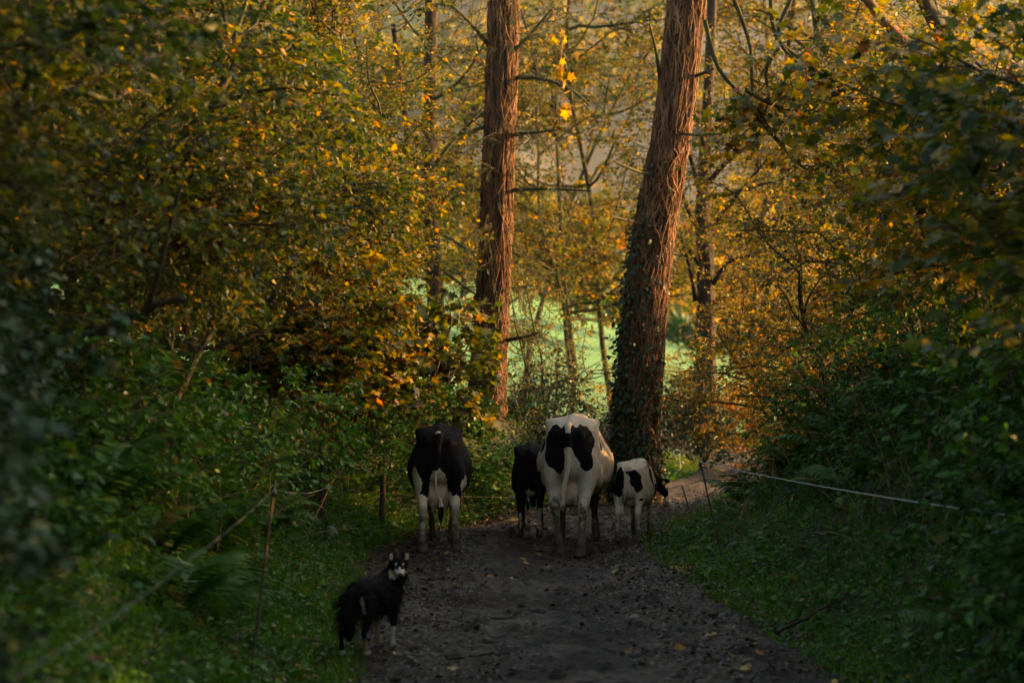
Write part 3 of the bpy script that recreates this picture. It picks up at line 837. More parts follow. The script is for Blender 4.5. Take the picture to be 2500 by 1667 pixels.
# leaning limbs at the top right and the sinuous branches left of them
rng = RNG(81)
root = thing('leaning_tree', 'tree with two mossy limbs leaning to the upper left at top right', 'tree', (5.2, 20.6, float(H(5.2, 20.6)) - .1))
bb = np.array(root.location)
l1 = side_branch(root, bb, [bb, np.array([4.95, 20.4, 3.6]), W(2310, 215, 20), W(2215, 110, 19.8), W(2130, 20, 19.6), W(2060, -120, 19.4), W(1960, -330, 19.2)], .075, .05, 'vine', 24)
l2 = side_branch(root, bb, [bb + [.1, .1, 0], np.array([5.1, 20.6, 3.8]), W(2335, 190, 20.6), W(2300, 90, 20.5), W(2240, -30, 20.4), W(2160, -240, 20.2)], .11, .07, 'bark_moss', 24)
lm = []
for pts in ([(1960, -60), (1900, 90), (1985, 190), (2060, 290), (2110, 300)], [(1880, -60), (1890, 80), (1960, 150), (2030, 190), (2160, 170)], [(1720, 50), (1750, 160), (1800, 225), (1850, 290), (1960, 410), (2010, 405)],
            [(1780, -30), (1830, 110), (1840, 240), (1890, 330), (1920, 370)], [(1990, 170), (1960, 240), (1975, 300), (1990, 330)], [(1820, 220), (1870, 250), (1930, 270), (1990, 270)],
            [(1900, 120), (1870, 170), (1875, 250), (1850, 300)], [(2000, 180), (2060, 230), (2090, 260), (2120, 310)]):
    lm.append(side_branch(root, bb, [W(px, py, 22.5 + .1 * k) for k, (px, py) in enumerate(pts)], .028, .009, 'bark_moss', 20))
crown(root, bb, np.array(lm), rng, dict(limbs=5, l_len=(.3, .8), br=4, b_len=(.2, .5), tw=3, t_len=(.12, .3), per=4, size=.10, kind='lobed', tint=.55, sd=.2, r=.010, keep=None, droop=.5), M['autumn'], M['bark_moss'])

# ------------------------------------------------------------------ undergrowth on the banks
def bank_points(rng, n, side, y0, y1, t0, t1, bias=1.0):
    u = rng.random(n)
    y = y0 + (y1 - y0) * u ** bias
    t = rng.uniform(t0, t1, n)
    c, hw = lane(y)
    x = c - hw - t if side < 0 else c + hw + t
    return x, y, t

def herbs(name, seed, n, side, y0, y1, t0, t1, size, hmax, tint, sd, mat, kind='quad', per=7, bias=1.0, spread=.10, label=None):
    rng = RNG(seed)
    x, y, t = bank_points(rng, n, side, y0, y1, t0, t1, bias)
    k = (wob(x * 1.1, y * .9, seed) + rng.normal(0, .35, n)) > -.75
    x, y, t = x[k], y[k], t[k]
    n = len(x)
    hh_ = hmax * rng.uniform(.3, 1, n) * (0.65 + .35 * wob(x * .8, y * .7, seed * 1.7)) * np.clip(.35 + t * .9, .3, 1)
    base = np.stack([x, y, H(x, y)], 1)
    idx = np.repeat(np.arange(n), per)
    m = len(idx)
    f = rng.random(m) ** .7
    lean = rng.normal(0, .25, (n, 3)); lean[:, 2] = 1
    p = base[idx] + nrm(lean)[idx] * (hh_[idx] * f)[:, None]
    a = rng.uniform(0, 2 * math.pi, m)
    Y = np.stack([np.cos(a), np.sin(a), rng.normal(.0, .35, m)], 1)
    p = p + Y * (spread * rng.random(m) * (1.1 - .6 * f))[:, None]
    Nn = nrm(rng.normal(0, .4, (m, 3)) + [0, -.15, 1])
    tn = np.clip(tint + sd * .8 * rng.normal(0, 1, n)[idx] + rng.normal(0, sd * .6, m) + .12 * wob(x * .6, y * .6, seed + 5)[idx], 0, 1)
    g = Geo()
    leaves(g, kind, p, Y, Nn, size * rng.uniform(.5, 1.3, m), tn)
    o = obj(name, g.mesh(name), mat, kind='stuff')
    return tag(o, label, 'undergrowth')

herbs('undergrowth', 101, 14500, -1, 6.5, 25, -.08, 3.4, .048, .32, .50, .20, M['green'], per=7, bias=1.0, kind='quad', label='mixed green nettles and herbs covering the left bank')
herbs('undergrowth', 102, 15500, 1, 9, 33, -.08, 3.6, .048, .30, .46, .20, M['green'], per=7, bias=1.0, kind='quad', label='mixed green herbs covering the right bank')
herbs('ivy_ground_cover', 103, 7500, 1, 10, 27, 1.3, 4.6, .055, .42, .45, .25, M['ivy'], per=7, label='dark glossy ivy and bramble leaves on the upper right bank')
herbs('ivy_ground_cover', 104, 5000, -1, 7, 24, 1.5, 4.4, .075, .6, .45, .25, M['ivy'], per=7, label='dark ivy leaves under the left hedge')
herbs('bank_scrub', 105, 6600, -1, 22.0, 32.5, .02, 4.6, .065, .38, .52, .22, M['green'], per=8, label='brambles and tall grass on the bank behind the cows')
herbs('bank_scrub', 106, 3500, 1, 26, 44, .1, 4.0, .085, .45, .60, .22, M['green'], per=7, label='sunlit rough herbage beside the lane beyond the bend')

herbs('nettle_patch', 107, 800, -1, 8, 25, .1, 3.0, .075, .45, .55, .2, M['green'], per=7, kind='lobed', label='taller toothed leaves scattered over the left bank')
herbs('nettle_patch', 108, 800, 1, 10, 28, .3, 3.4, .075, .42, .48, .2, M['green'], per=7, kind='lobed', label='taller toothed leaves scattered over the right bank')
herbs('bank_litter', 109, 1500, -1, 9, 28, .0, 3.4, .06, .22, .65, .2, M['litter'], per=3, label='withered brown leaves caught in the left bank')
herbs('bank_litter', 110, 1500, 1, 10, 28, .0, 3.6, .06, .25, .65, .2, M['litter'], per=3, label='withered brown leaves caught in the right bank')

def grass_stuff(name, label, seed, n, side, y0, y1, t0, t1, h, bias=1.0, tint=.45):
    rng = RNG(seed)
    x, y, t = bank_points(rng, n, side, y0, y1, t0, t1, bias)
    k = wob(x * 1.3, y * 1.1, seed) + rng.normal(0, .5, n) > -.5
    x, y, t = x[k], y[k], t[k]; n = len(x)
    P = np.stack([x, y, H(x, y) - .01], 1)
    Y = nrm(np.stack([rng.normal(0, .45, n), rng.normal(-.1, .45, n), np.ones(n)], 1))
    a = rng.uniform(0, 6.28, n)
    g = Geo()
    leaves(g, 'blade', P, Y, np.stack([np.cos(a), np.sin(a), .3 * np.ones(n)], 1), h * rng.uniform(.4, 1.2, n), tint + rng.normal(0, .18, n) + .15 * wob(x, y, 3))
    return tag(obj(name, g.mesh(name), M['grass'], kind='stuff'), label, 'grass')
grass_stuff('grass', 'rough green grass along the left verge', 111, 34000, -1, 7, 24, -.15, 1.9, .17, 1.1, .55)
grass_stuff('grass', 'rough green grass along the right verge', 112, 30000, 1, 9, 28, -.15, 1.9, .17, 1.1, .48)
grass_stuff('grass', 'bright short grass inside the bend of the lane', 113, 12000, -1, 30, 42, .0, 2.4, .16, 1.0, .7)
grass_stuff('grass', 'short grass beyond the bend on the right', 114, 8000, 1, 27, 44, .0, 2.0, .18, 1.0, .62)

# dry stalks and thin dead stems on the banks
def stalks(seed, n, side, y0, y1, t0, t1, ln, label):
    rng = RNG(seed)
    x, y, t = bank_points(rng, n, side, y0, y1, t0, t1)
    P0 = np.stack([x, y, H(x, y)], 1)
    D = np.stack([rng.normal(0, .6, n), rng.normal(0, .5, n), np.ones(n)], 1)
    st = grow(rng, P0, D, rng.uniform(*ln, n), 7, .12, -.10)
    g = Geo(); V, q = tubes(st, np.broadcast_to(np.linspace(.0055, .002, 7), (n, 7)), 3); g.add(V, q)
    tag(obj('dry_stalks', g.mesh('dry_stalks'), M['deadstem'], kind='stuff'), label, 'stalks')
stalks(121, 380, -1, 15, 32, .5, 4.0, (.5, 1.5), 'thin dry stalks standing on the left bank')
stalks(122, 400, 1, 14, 32, .8, 4.4, (.5, 1.6), 'thin dry stalks standing on the right bank')

# brambles: low arching bushes on the banks
def bramble(x, y, seed, h, label, grp, **k):
    px = x / y * FPX + 1250
    s = dict(limbs=4, br=4, tw=4, per=7, kind='quad', size=.07, tint=.42, sd=.2, l_len=(.4, 1.0), l_t=(.2, 1), b_len=(.25, .6), t_len=(.15, .35), l_up=-.05, nst=6, rad=.010, keep=None)
    s.update(k)
    return bush('bramble_bush', label, px, y, seed, h, .8, cat='bramble', group=grp, mat=s.pop('mat', M['green']), **s)
LB = 'bramble with green leaves arching over the left bank'
RB = 'bramble with dark leaves arching over the right bank'
for i, (x, y, h) in enumerate([(-2.9, 13.4, (.6, 1.2)), (-2.7, 15.5, (.6, 1.2)), (-3.0, 18, (.6, 1.2)), (-2.9, 20.5, (.6, 1.2)), (-2.7, 22.8, (.6, 1.1)), (-1.9, 24.6, (.5, 1.0)), (-.9, 25.4, (.5, .9)), (0, 26.0, (.5, .9)), (-2.6, 27.5, (.5, 1.0))]):
    bramble(x, y, 200 + i, h, ['bramble nearest the camera on the left bank', 'second nearest bramble on the left bank', 'bramble below the brownish green left tree', 'bramble above the large left ferns', 'bramble just behind the taller wooden post', 'bramble behind the shorter wooden post', 'bramble on the bank directly behind the black cow', 'bramble on the bank between the black cow and the white cow', 'bramble under the golden sunlit tree'][i], 'brambles on the left bank', tint=.45)
for i, (x, y, h) in enumerate([(4.6, 13.6, (.5, .9)), (4.2, 15.6, (.5, .9)), (3.9, 17.6, (.5, .9)), (3.5, 19.6, (.4, .8)), (3.5, 21.6, (.4, .8)), (3.6, 23.6, (.4, .8)), (4.5, 17.8, (.6, 1.0)), (4.3, 20.3, (.6, 1.0)), (4.3, 26, (.4, .9)), (4.8, 15.0, (.6, 1.0))]):
    bramble(x, y, 230 + i, h, ['bramble nearest the camera on the right bank', 'bramble under the sycamore at the right edge', 'bramble above the middle of the white tape', 'bramble above the tape rod on the right bank', 'bramble on the right bank level with the cattle', 'bramble on the right bank just before the bend', 'upper bramble under the golden green right tree', 'upper bramble below the mossy leaning limbs', 'bramble at the right bank beyond the cattle', 'upper bramble beside the dark ivy grown tree'][i], 'brambles on the right bank', tint=.30, sd=.2)
# tall leafy growth close to the camera, far out of focus
for i, (px, d, h, tn) in enumerate([(-330, 6.2, (.9, 1.4), .36), (-250, 7.6, (.9, 1.4), .34), (-190, 9.2, (.9, 1.4), .35), (60, 10.2, (.4, .7), .40), (-40, 11.5, (.7, 1.2), .30)]):
    bush('nettle_clump', ['tall blurred nettles nearest the camera at the left edge', 'blurred leafy clump just behind the nearest nettles', 'dark blurred clump above the near left bank', 'low blurred clump beside the fence tape', 'dark leafy clump below the broken branch'][i],
         px, d, 260 + i, h, .12, cat='nettles', mat=M['ivy'] if i != 3 else M['green'], tint=tn, sd=.2, limbs=5, br=3, tw=3, per=6, size=.075, l_len=(.15, .4), b_len=(.1, .25), t_len=(.08, .2), nst=8, rad=.008)
for i, (px, d, h) in enumerate([(2720, 11.5, (.7, 1.2)), (2680, 13.4, (.8, 1.4))]):
    bush('nettle_clump', ['blurred dark clump at the right edge near the fence tape', 'dark leafy clump behind the right fence rod'][i], px, d, 270 + i, h, .35, cat='nettles', mat=M['green'], tint=.3, sd=.15, limbs=6, br=4, tw=4, per=9, size=.085, l_len=(.3, .8), nst=7, rad=.010)

# ferns: shared frond meshes
def frond_mesh(seed, n=20, Lf=.85):
    rng = RNG(seed)
    g = Geo()
    t = np.linspace(0, 1, 14)
    R = np.stack([np.zeros(14), t * Lf * .82, .42 * Lf * (1 - (1 - t) ** 1.6) - .40 * Lf * t ** 2.6], 1)
    V, q = tubes(R[None], np.linspace(.005, .0015, 14)[None], 3); g.add(V, q, tint=.35)
    tt = np.linspace(.14, .985, n)
    P, tan = along(R[None], np.zeros(n, int), tt)
    ln = Lf * .23 * np.sin(np.clip(tt, 0, 1) * math.pi * .86 + .35) * (1.1 - .55 * tt)
    for s in (-1, 1):
        Y = nrm(np.stack([s * np.ones(n), .42 * np.ones(n), -.18 * np.ones(n)], 1) + rng.normal(0, .06, (n, 3)))
        # each pinna is a slim toothed blade
        T = np.array([[-.10, 0, 0], [.10, 0, 0], [-.13, .33, .01], [.13, .33, .01], [-.085, .68, 0], [.085, .68, 0], [0, 1, -.06]])
        F = np.array([[0, 1, 3], [0, 3, 2], [2, 3, 5], [2, 5, 4], [4, 5, 6]])
        LEAF['pinna'] = (T, F)
        leaves(g, 'pinna', P, Y, np.tile([0, 0, 1.0], (n, 1)) + rng.normal(0, .12, (n, 3)), ln, .5 + rng.normal(0, .12, n))
    me = g.mesh('frond'); me.materials.append(M['fern'])
    return me
FR = [frond_mesh(s) for s in (1, 2, 3)]
me = frond_mesh(4)
a = me.attributes['tint']; v = np.zeros(len(me.vertices), np.float32); a.data.foreach_get('value', v); a.data.foreach_set('value', np.clip(v + .38, 0, 1)); FR.append(me)

def fern(x, y, s, seed, label, grp):
    rng = RNG(seed)
    root = thing('fern', label, 'fern', (x, y, float(H(x, y))), rng.uniform(0, 6), grp)
    n = int(rng.integers(8, 12))
    for k in range(n):
        f = obj('frond', FR[int(rng.integers(0, 3)) if rng.random() < .9 else 3], None, root)
        f.rotation_euler = (rng.uniform(-.10, .55), rng.normal(0, .15), k * 2 * math.pi / n + rng.normal(0, .25))
        f.scale = [s * rng.uniform(.75, 1.15)] * 3
rng = RNG(300)
c = 0
for k in range(40):
    y = rng.uniform(12.5, 24.5); cx, hw = lane(y); t = rng.uniform(.9, 2.6)
    if 660 < (cx - hw - t) / y * FPX + 1250 < 980 and y < 22.8: t += 1.3; y -= 2.5; cx, hw = lane(y)
    fern(cx - hw - t, y, rng.uniform(.8, 1.25), 300 + k, 'green fern with arching fronds on the left bank', 'ferns on the left bank')
for k in range(30):
    y = rng.uniform(12.5, 27); cx, hw = lane(y); t = rng.uniform(.9, 2.8)
    fern(cx + hw + t, y, rng.uniform(.7, 1.15), 360 + k, 'dark green fern with arching fronds on the right bank', 'ferns on the right bank')
for k, (x, y, s) in enumerate([(-2.45, 22.4, 1.2), (-2.75, 21.4, 1.3), (-2.6, 19.4, 1.1), (-1.75, 23.9, .8), (-2.75, 19.0, 1.6), (-2.55, 17.4, 1.5), (-3.0, 20.6, 1.6), (-2.4, 16.0, 1.4)]):
    fern(x, y, s, 400 + k, ['large fern arching over the taller wooden post', 'large dark fern left of the taller wooden post', 'big fern at the foot of the left bank near the posts', 'small bright fern between the two wooden posts', 'very large fern halfway up the left bank', 'wide fern on the left bank behind the thin rusty rod', 'tall fern high on the left bank under the hedge', 'broad fern nearest the thin rusty rod'][k], 'large ferns by the posts')

# ------------------------------------------------------------------ the lane's litter
rng = RNG(500)
n = 33000
y = 7 + 22 * rng.random(n) ** 1.0
cx, hw = lane(y)
u = np.sign(rng.normal(0, 1, n)) * rng.random(n) ** .6 * 1.12
x = cx + u * hw
k = (wob(x * 2.0, y * 1.5, 4) + rng.normal(0, .5, n) + .7 * np.abs(u) + .05 * (y - 16)) > .1
x, y = x[k], y[k]; n = len(x)
g = Geo()
a = rng.uniform(0, 6.28, n)
leaves(g, 'oval', np.stack([x, y, np.maximum(lane_top(x, y), H(x, y)) + .008 + .012 * rng.random(n)], 1), np.stack([np.cos(a), np.sin(a), rng.normal(0, .25, n)], 1), nrm(rng.normal(0, .35, (n, 3)) + [0, 0, 1]),
       .042 * rng.uniform(.3, 1.4, n), rng.beta(1.8, 2.6, n))
tag(obj('leaf_litter', g.mesh('leaf_litter'), M['litter'], kind='stuff'), 'trodden brown leaf litter over the muddy lane', 'leaf litter')

def leaf_one(seed):
    rng = RNG(seed); g = Geo()
    T = LEAF['lobed'][0].copy(); T[:, 2] += rng.normal(0, .07, len(T)); T[:, 1] -= .5
    g.add(T, LEAF['lobed'][1], tint=[.05, .5, .98][seed % 3])
    me = g.mesh('fallen_leaf'); me.materials.append(M['fallen']); return me
LM = [leaf_one(s) for s in range(519, 528)]
rng = RNG(510)
for k in range(170):
    y = 9 + 18 * rng.random() ** 1.2
    cx, hw = lane(y); x = cx + rng.uniform(-1.25, 1.25) * hw
    o = obj('fallen_leaf', LM[k % 9], None)
    o.location = (x, y, float(max(lane_top(x, y), H(x, y) + .03)) + .014)
    o.rotation_euler = (rng.normal(0, .25), rng.normal(0, .25), rng.uniform(0, 6.28)); s = rng.uniform(.05, .11); o.scale = (s, s, s)
    cn = ['brown', 'orange', 'yellow'][k % 3]; tag(o, 'single ' + cn + ' leaf lying on the muddy lane', 'leaf', cn + ' fallen leaves on the lane')

def stick(label, pts, r, seed, mat='bark', name='fallen_stick', cat='stick', fork=True):
    P = spline([np.asarray(p, float) for p in pts], 12)
    rng = RNG(seed); P = P + rng.normal(0, r * .5, P.shape)
    g = Geo(); V, q = tubes(P[None], np.linspace(r, r * .4, 12)[None], 6); g.add(V, q)
    if fork:
        Pb = spline([P[6], P[6] * .4 + P[10] * .6 + rng.normal(0, r * 4, 3), P[11] + rng.normal(0, r * 8, 3)], 6)
        V, q = tubes(Pb[None], np.linspace(r * .5, r * .2, 6)[None], 5); g.add(V, q)
    tag(obj(name, g.mesh(name, P[0], True), M[mat], loc=P[0]), label, cat)
def onlane(px, py, up=.02):
    d = CAMZ * FPX / (py - HORIZON); x = (px - 1250) * d / FPX
    return np.array([x, d, float(max(lane_top(x, d), H(x, d))) + up])
stick('dark stick lying in the grass on the right verge', [onlane(1900, 1580, .05), onlane(1980, 1556, .10), onlane(2060, 1545, .14)], .016, 1)
stick('thin twig lying across the lane near the bottom edge', [onlane(1090, 1628), onlane(1170, 1622), onlane(1250, 1625)], .010, 2)
stick('short twig on the lane in front of the white cow', [onlane(1195, 1535), onlane(1240, 1529), onlane(1270, 1522)], .009, 3)
stick('small twig on the lane below the black cow', [onlane(1030, 1425), onlane(1070, 1428), onlane(1120, 1424)], .008, 4)
stick('curved twig lying behind the spotted calf', [onlane(1508, 1352), onlane(1520, 1346, .06), onlane(1530, 1338, .10)], .008, 5, fork=False)
stick('thick dark broken branch poking out of the left bank', [W(200, 830, 13.2), W(250, 800, 13.0), W(330, 775, 12.9), W(400, 745, 12.8), W(455, 732, 12.7)], .045, 6, name='broken_branch', cat='branch')

# puddles at the lane's edge
m_, nt_, out_ = newmat('puddle_water')
p_ = nt_.nodes.new('ShaderNodeBsdfPrincipled'); p_.inputs['Base Color'].default_value = (.012, .010, .008, 1); p_.inputs['Roughness'].default_value = .06; p_.inputs['Specular IOR Level'].default_value = .6
L(nt_, p_.outputs[0], out_.inputs['Surface'])
for k, (px, py, sx, sy) in enumerate([(1668, 1409, .11, .25), (1630, 1386, .07, .15), (1765, 1487, .12, .28), (1585, 1362, .10, .2), (1612, 1340, .06, .14)]):
    q_ = onlane(px, py, 0)
    a = np.linspace(0, 2 * math.pi, 25)[:-1]
    rr = 1 + .25 * np.sin(3 * a + k) + .15 * np.sin(5 * a + 2 * k)
    ring = np.stack([np.cos(a) * rr * sx, np.sin(a) * rr * sy, np.zeros(24)], 1)
    V = np.vstack([[0, 0, 0], ring])
    F = np.array([[0, 1 + i, 1 + (i + 1) % 24] for i in range(24)])
    obj('puddle', mesh('puddle', V, F), m_, loc=(q_[0], q_[1], q_[2] + .012), kind='structure')

# ------------------------------------------------------------------ fences
def pole(root, name, a, b, r, mat, sides=8, taper=.9, base=None):
    P = np.stack([np.asarray(a, float) * (1 - t) + np.asarray(b, float) * t for t in np.linspace(0, 1, 5)])
    V, q = tubes(P[None], np.array([[r, r, r * .97, r * taper, r * taper]]), sides)
    g = Geo(); g.add(V, q)
    n = 5 * sides
    g.add(np.vstack([P[-1], V[-sides:]]), np.array([[0, 1 + i, 1 + (i + 1) % sides] for i in range(sides)]))
    return obj(name, g.mesh(name, base, False), M[mat], root, loc=None)

def wood_post(label, px, d, ytop, r, seed):
    x = (px - 1250) * d / FPX
    b = np.array([x, d, float(H(x, d)) - .1]); t = W(px, ytop, d); t[0] += .02
    root = thing('fence_post', label, 'fence post', b, group='wooden fence posts')
    pole(root, 'post_shaft', b, t, r, 'post', 10, .93, b)
    return root, b, t
pA, bA, tA = wood_post('taller wooden post half hidden by ferns, grey stone at its foot', 785, 22.0, 1095, .047, 1)
pB, bB, tB = wood_post('shorter dark wooden post left of the black cow', 931, 23.4, 1158, .037, 2)
pC, bC, tC = wood_post('thin dark wooden post by the lane beyond the bend', 1649, 37.0, 1052, .045, 3)
# insulator on the taller post
ins = W(803, 1186, 21.95)
def blob(center, rad, seed, n1=8, n2=12, rough=.08):
    rng = RNG(seed)
    th = np.linspace(0, math.pi, n1); ph = np.arange(n2) * 2 * math.pi / n2
    V = np.stack([np.outer(np.sin(th), np.cos(ph)), np.outer(np.sin(th), np.sin(ph)), np.outer(np.cos(th), np.ones(n2))], -1)
    nz = 1 + rough * np.sin(V[..., 0] * 3 + seed) + rough * np.sin(V[..., 1] * 4 + V[..., 2] * 3 + seed)
    V = V * nz[..., None] * np.asarray(rad) + np.asarray(center)
    i = np.arange(n1 * n2).reshape(n1, n2)
    q = np.stack([i[:-1], np.roll(i[:-1], -1, 1), np.roll(i[1:], -1, 1), i[1:]], -1).reshape(-1, 4)
    return V.reshape(-1, 3), q
V, q = blob(ins, (.022, .03, .022), 3); g = Geo(); g.add(V, q)
V, q = tubes(np.linspace(ins - [.06, 0, 0], ins, 3)[None], np.full((1, 3), .008), 6); g.add(V, q)
obj('insulator', g.mesh('insulator', bA, True), M['plastic_black'], pA.children[0] if pA.children else pA)
for k, (px, py, d, rad, lab) in enumerate([(806, 1290, 21.7, (.095, .09, .11), 'rounded grey stone standing against the taller wooden post'), (765, 1276, 21.9, (.06, .06, .10), 'small pale stone left of the taller wooden post')]):
    ctr = W(px, py, d); z0 = float(H(ctr[0], ctr[1]))
    ctr[2] = z0 + rad[2] * .45
    V, q = blob(ctr, rad, 20 + k, 10, 14, .17)
    g = Geo(); g.add(V, q); b_ = np.array([ctr[0], ctr[1], z0])
    tag(obj('stone', g.mesh('stone', b_, True), M['stone'], loc=b_), lab, 'stone')

def rod(label, top, foot, r, mat='steel', head=True):
    top = np.asarray(top, float); foot = np.asarray(foot, float)
    foot[2] = float(H(foot[0], foot[1])) - .05
    root = thing('fence_rod', label, 'fence rod', foot)
    pole(root, 'rod_shaft', foot, top, r, mat, 6, 1.0, foot)
    if head:
        V, q = blob(top - [0, 0, .02], (.016, .02, .03), 5); g = Geo(); g.add(V, q)
        obj('clip', g.mesh('clip', foot, True), M['plastic_black'], root)
    return top
rL = rod('thin rusty fence rod leaning on the left bank', W(668, 1195, 13.0), W(606, 1470, 12.9), .011)
rR = rod('thin rod holding the white tape beside the lane bend', W(1710, 1128, 20.5), W(1768, 1320, 20.3), .010)
rE = rod('dark rod at the right edge holding the tape end', W(2496, 1262, 12.6), W(2380, 1500, 12.4), .012)
rod('short black rod leaning in the verge beyond the spotted calf', W(1666, 1186, 25.6), W(1694, 1260, 25.4), .012, 'plastic_black', False)
# white pigtail post
foot = W(1662, 1135, 34.0); foot[2] = float(H(foot[0], foot[1])) - .05
root = thing('pigtail_post', 'white pigtail fence post on the grass inside the bend', 'fence post', foot)
top = W(1658, 1110, 34.0)
pole(root, 'rod_shaft', foot, top, .013, 'plastic_white', 6, 1.0, foot)
a = np.linspace(-.4, 5.6, 18); loop = top + np.stack([-.045 + .05 * np.cos(a), np.zeros(18), .03 + .05 * np.sin(a)], 1)
V, q = tubes(loop[None], np.full((1, 18), .013), 6); g = Geo(); g.add(V, q)
obj('loop', g.mesh('loop', foot, True), M['plastic_white'], root)

def wire(label, pts, r, sag, mat='tape', n=16):
    P = []
    for a, b in zip(pts[:-1], pts[1:]):
        t = np.linspace(0, 1, n)[:, None]
        seg = np.asarray(a) * (1 - t) + np.asarray(b) * t
        seg[:, 2:3] -= sag * 4 * t * (1 - t)
        P.append(seg if len(P) == 0 else seg[1:])
    P = np.concatenate(P)
    V, q = tubes(P[None], np.full((1, len(P)), r), 5)
    g = Geo(); g.add(V, q)
    tag(obj('fence_wire', g.mesh('fence_wire', P[0], True), M[mat], loc=P[0]), label, 'fence wire')
wire('pale fence tape running from the left rod towards the camera', [rL, W(430, 1390, 9.2), W(60, 1640, 6.4), W(-420, 1960, 5.0)], +.0024, .02)
wire('slack wire hanging between the left rod and the taller post', [rL, ins], .004, .05)
wire('thin wire from the taller post past the shorter post behind the cows', [ins, W(931, 1204, 23.3), W(1290, 1212, 25.3)], .003, .02)
wire('white fence tape stretched along the right bank', [rR, rE], .0036, .03, 'tape_white')
wire('thin wire tail knotted at the tape beside the bend', [rR, rR + [-.05, -.02, -.05], rR + [-.10, 0, -.02], rR + [-.05, .02, .02]], .004, .01, n=5)

# ------------------------------------------------------------------ the evening air
hz = Geo()
c8 = np.array([[sx, sy, sz] for sx in (-1600, 1600) for sy in (-70, 2450) for sz in (-30, 260)], float)
hz.add(c8, np.array([[0, 1, 3, 2], [4, 6, 7, 5], [0, 4, 5, 1], [2, 3, 7, 6], [0, 2, 6, 4], [1, 5, 7, 3]]))
m_, nt_, out_ = newmat('evening_haze')
pv = nt_.nodes.new('ShaderNodeVolumePrincipled')
pv.inputs['Color'].default_value = (.80, .84, .95, 1)
pv.inputs['Density'].default_value = .00008
pv.inputs['Anisotropy'].default_value = .2
L(nt_, pv.outputs[0], out_.inputs['Volume'])
obj('haze', hz.mesh('haze'), m_, kind='stuff')

# ------------------------------------------------------------------ animals
def ring_loft(g, rings):
    """closed surface through rings (each (k,3))"""
    R = np.asarray(rings, float); n, k, _ = R.shape
    i = np.arange(n * k).reshape(n, k)
    q = np.stack([i[:-1], np.roll(i[:-1], -1, 1), np.roll(i[1:], -1, 1), i[1:]], -1).reshape(-1, 4)
    g.add(R.reshape(-1, 3), q)
    for e, fl in ((0, False), (n - 1, True)):
        c = R[e].mean(0)
        f = np.array([[0, 1 + (j + 1) % k, 1 + j] if not fl else [0, 1 + j, 1 + (j + 1) % k] for j in range(k)])
        g.add(np.vstack([c, R[e]]), f)

def half_profile(pts, k=28):
    """mirror a half section (x,z) top to bottom into a closed ring of k points"""
    p = np.asarray(pts, float)
    full = np.vstack([p, (p[1:-1] * [-1, 1])[::-1]])
    P = np.vstack([full, full, full])
    m = len(full)
    t = np.linspace(m, 2 * m, k + 1)[:-1]
    i = t.astype(int); f = (t - i)[:, None]
    a, b, c, d = P[i - 1], P[i], P[i + 1], P[i + 2]
    return 0.5 * ((2 * b) + (c - a) * f + (2 * a - 5 * b + 4 * c - d) * f ** 2 + (3 * b - a - 3 * c + d) * f ** 3)

def resample_rings(rings, n):
    R = np.asarray(rings, float)
    m, k, _ = R.shape
    return spline(R.reshape(m, k * 3), n).reshape(n, k, 3)

def limb(g, spec, n=30, k=14, off=None, reach=None):
    """spec rows (z, x, y, rx, ry): horizontal elliptical sections"""
    S = spline(np.asarray(spec, float), n)
    a = np.arange(k) * 2 * math.pi / k
    rings = []
    for z, x, y, rx, ry in S:
        dx = dy = 0
        if off is not None:
            w = np.clip((reach - z) / reach, 0, 1) ** 1.2
            dx, dy = off[0] * w, off[1] * w
        rings.append(np.stack([x + dx + rx * np.cos(a), y + dy + ry * np.sin(a), np.full(k, z)], 1))
    ring_loft(g, rings)

def tube_loft(g, pts, radii, n=24, k=12, ry=None):
    P = spline(pts, n); R = spline(np.asarray(radii, float)[:, None], n)[:, 0]
    V, q = tubes(P[None], np.maximum(R, .003)[None], k)
    ring_loft(g, V.reshape(n, k, 3)[:, ::-1])

def ball(g, c, r, k=12):
    V, q = blob(c, r, 0, 9, k, 0.0)
    g.add(V, q)

def remeshed(name, g, voxel, smooth=4):
    me = g.mesh(name)
    o = bpy.data.objects.new(name, me); COL.objects.link(o)
    m = o.modifiers.new('r', 'REMESH'); m.mode = 'VOXEL'; m.voxel_size = voxel; m.use_smooth_shade = True
    s = o.modifiers.new('s', 'SMOOTH'); s.factor = .5; s.iterations = smooth
    dg = bpy.context.evaluated_depsgraph_get()
    new = bpy.data.meshes.new_from_object(o.evaluated_get(dg))
    bpy.data.objects.remove(o)
    bpy.data.meshes.remove(me)
    new.name = name
    new.polygons.foreach_set('use_smooth', np.ones(len(new.polygons), bool))
    return new

def verts(me):
    v = np.zeros(len(me.vertices) * 3, np.float32); me.vertices.foreach_get('co', v); return v.reshape(-1, 3).astype(float)

def setattr_(me, **kw):
    for k, v in kw.items():
        a = me.attributes.new(k, 'FLOAT', 'POINT'); a.data.foreach_set('value', np.clip(v, 0, 1).astype(np.float32))

def n3(P, s, seed):
    x, y, z = P[:, 0] * s, P[:, 1] * s, P[:, 2] * s
    return (np.sin(x + 1.7 * np.sin(y * 1.1 + seed) + seed) + np.sin(y * 1.2 + 1.5 * np.sin(z * 1.3 + 2 * seed)) + np.sin(z * 1.1 + 1.6 * np.sin(x * 1.2 + 3 * seed))) / 3

def patches(P, specs, amp=.22, seed=1.0):
    """signed strength of coat patches: list of (centre, radii)"""
    best = np.full(len(P), -9.0)
    nz = amp * (n3(P, 9, seed) + .7 * n3(P, 24, seed + 2) + .35 * n3(P, 61, seed + 4))
    for c, r in specs:
        d = 1 - np.linalg.norm((P - np.asarray(c)) / np.asarray(r), axis=1)
        best = np.maximum(best, d + nz)
    return best

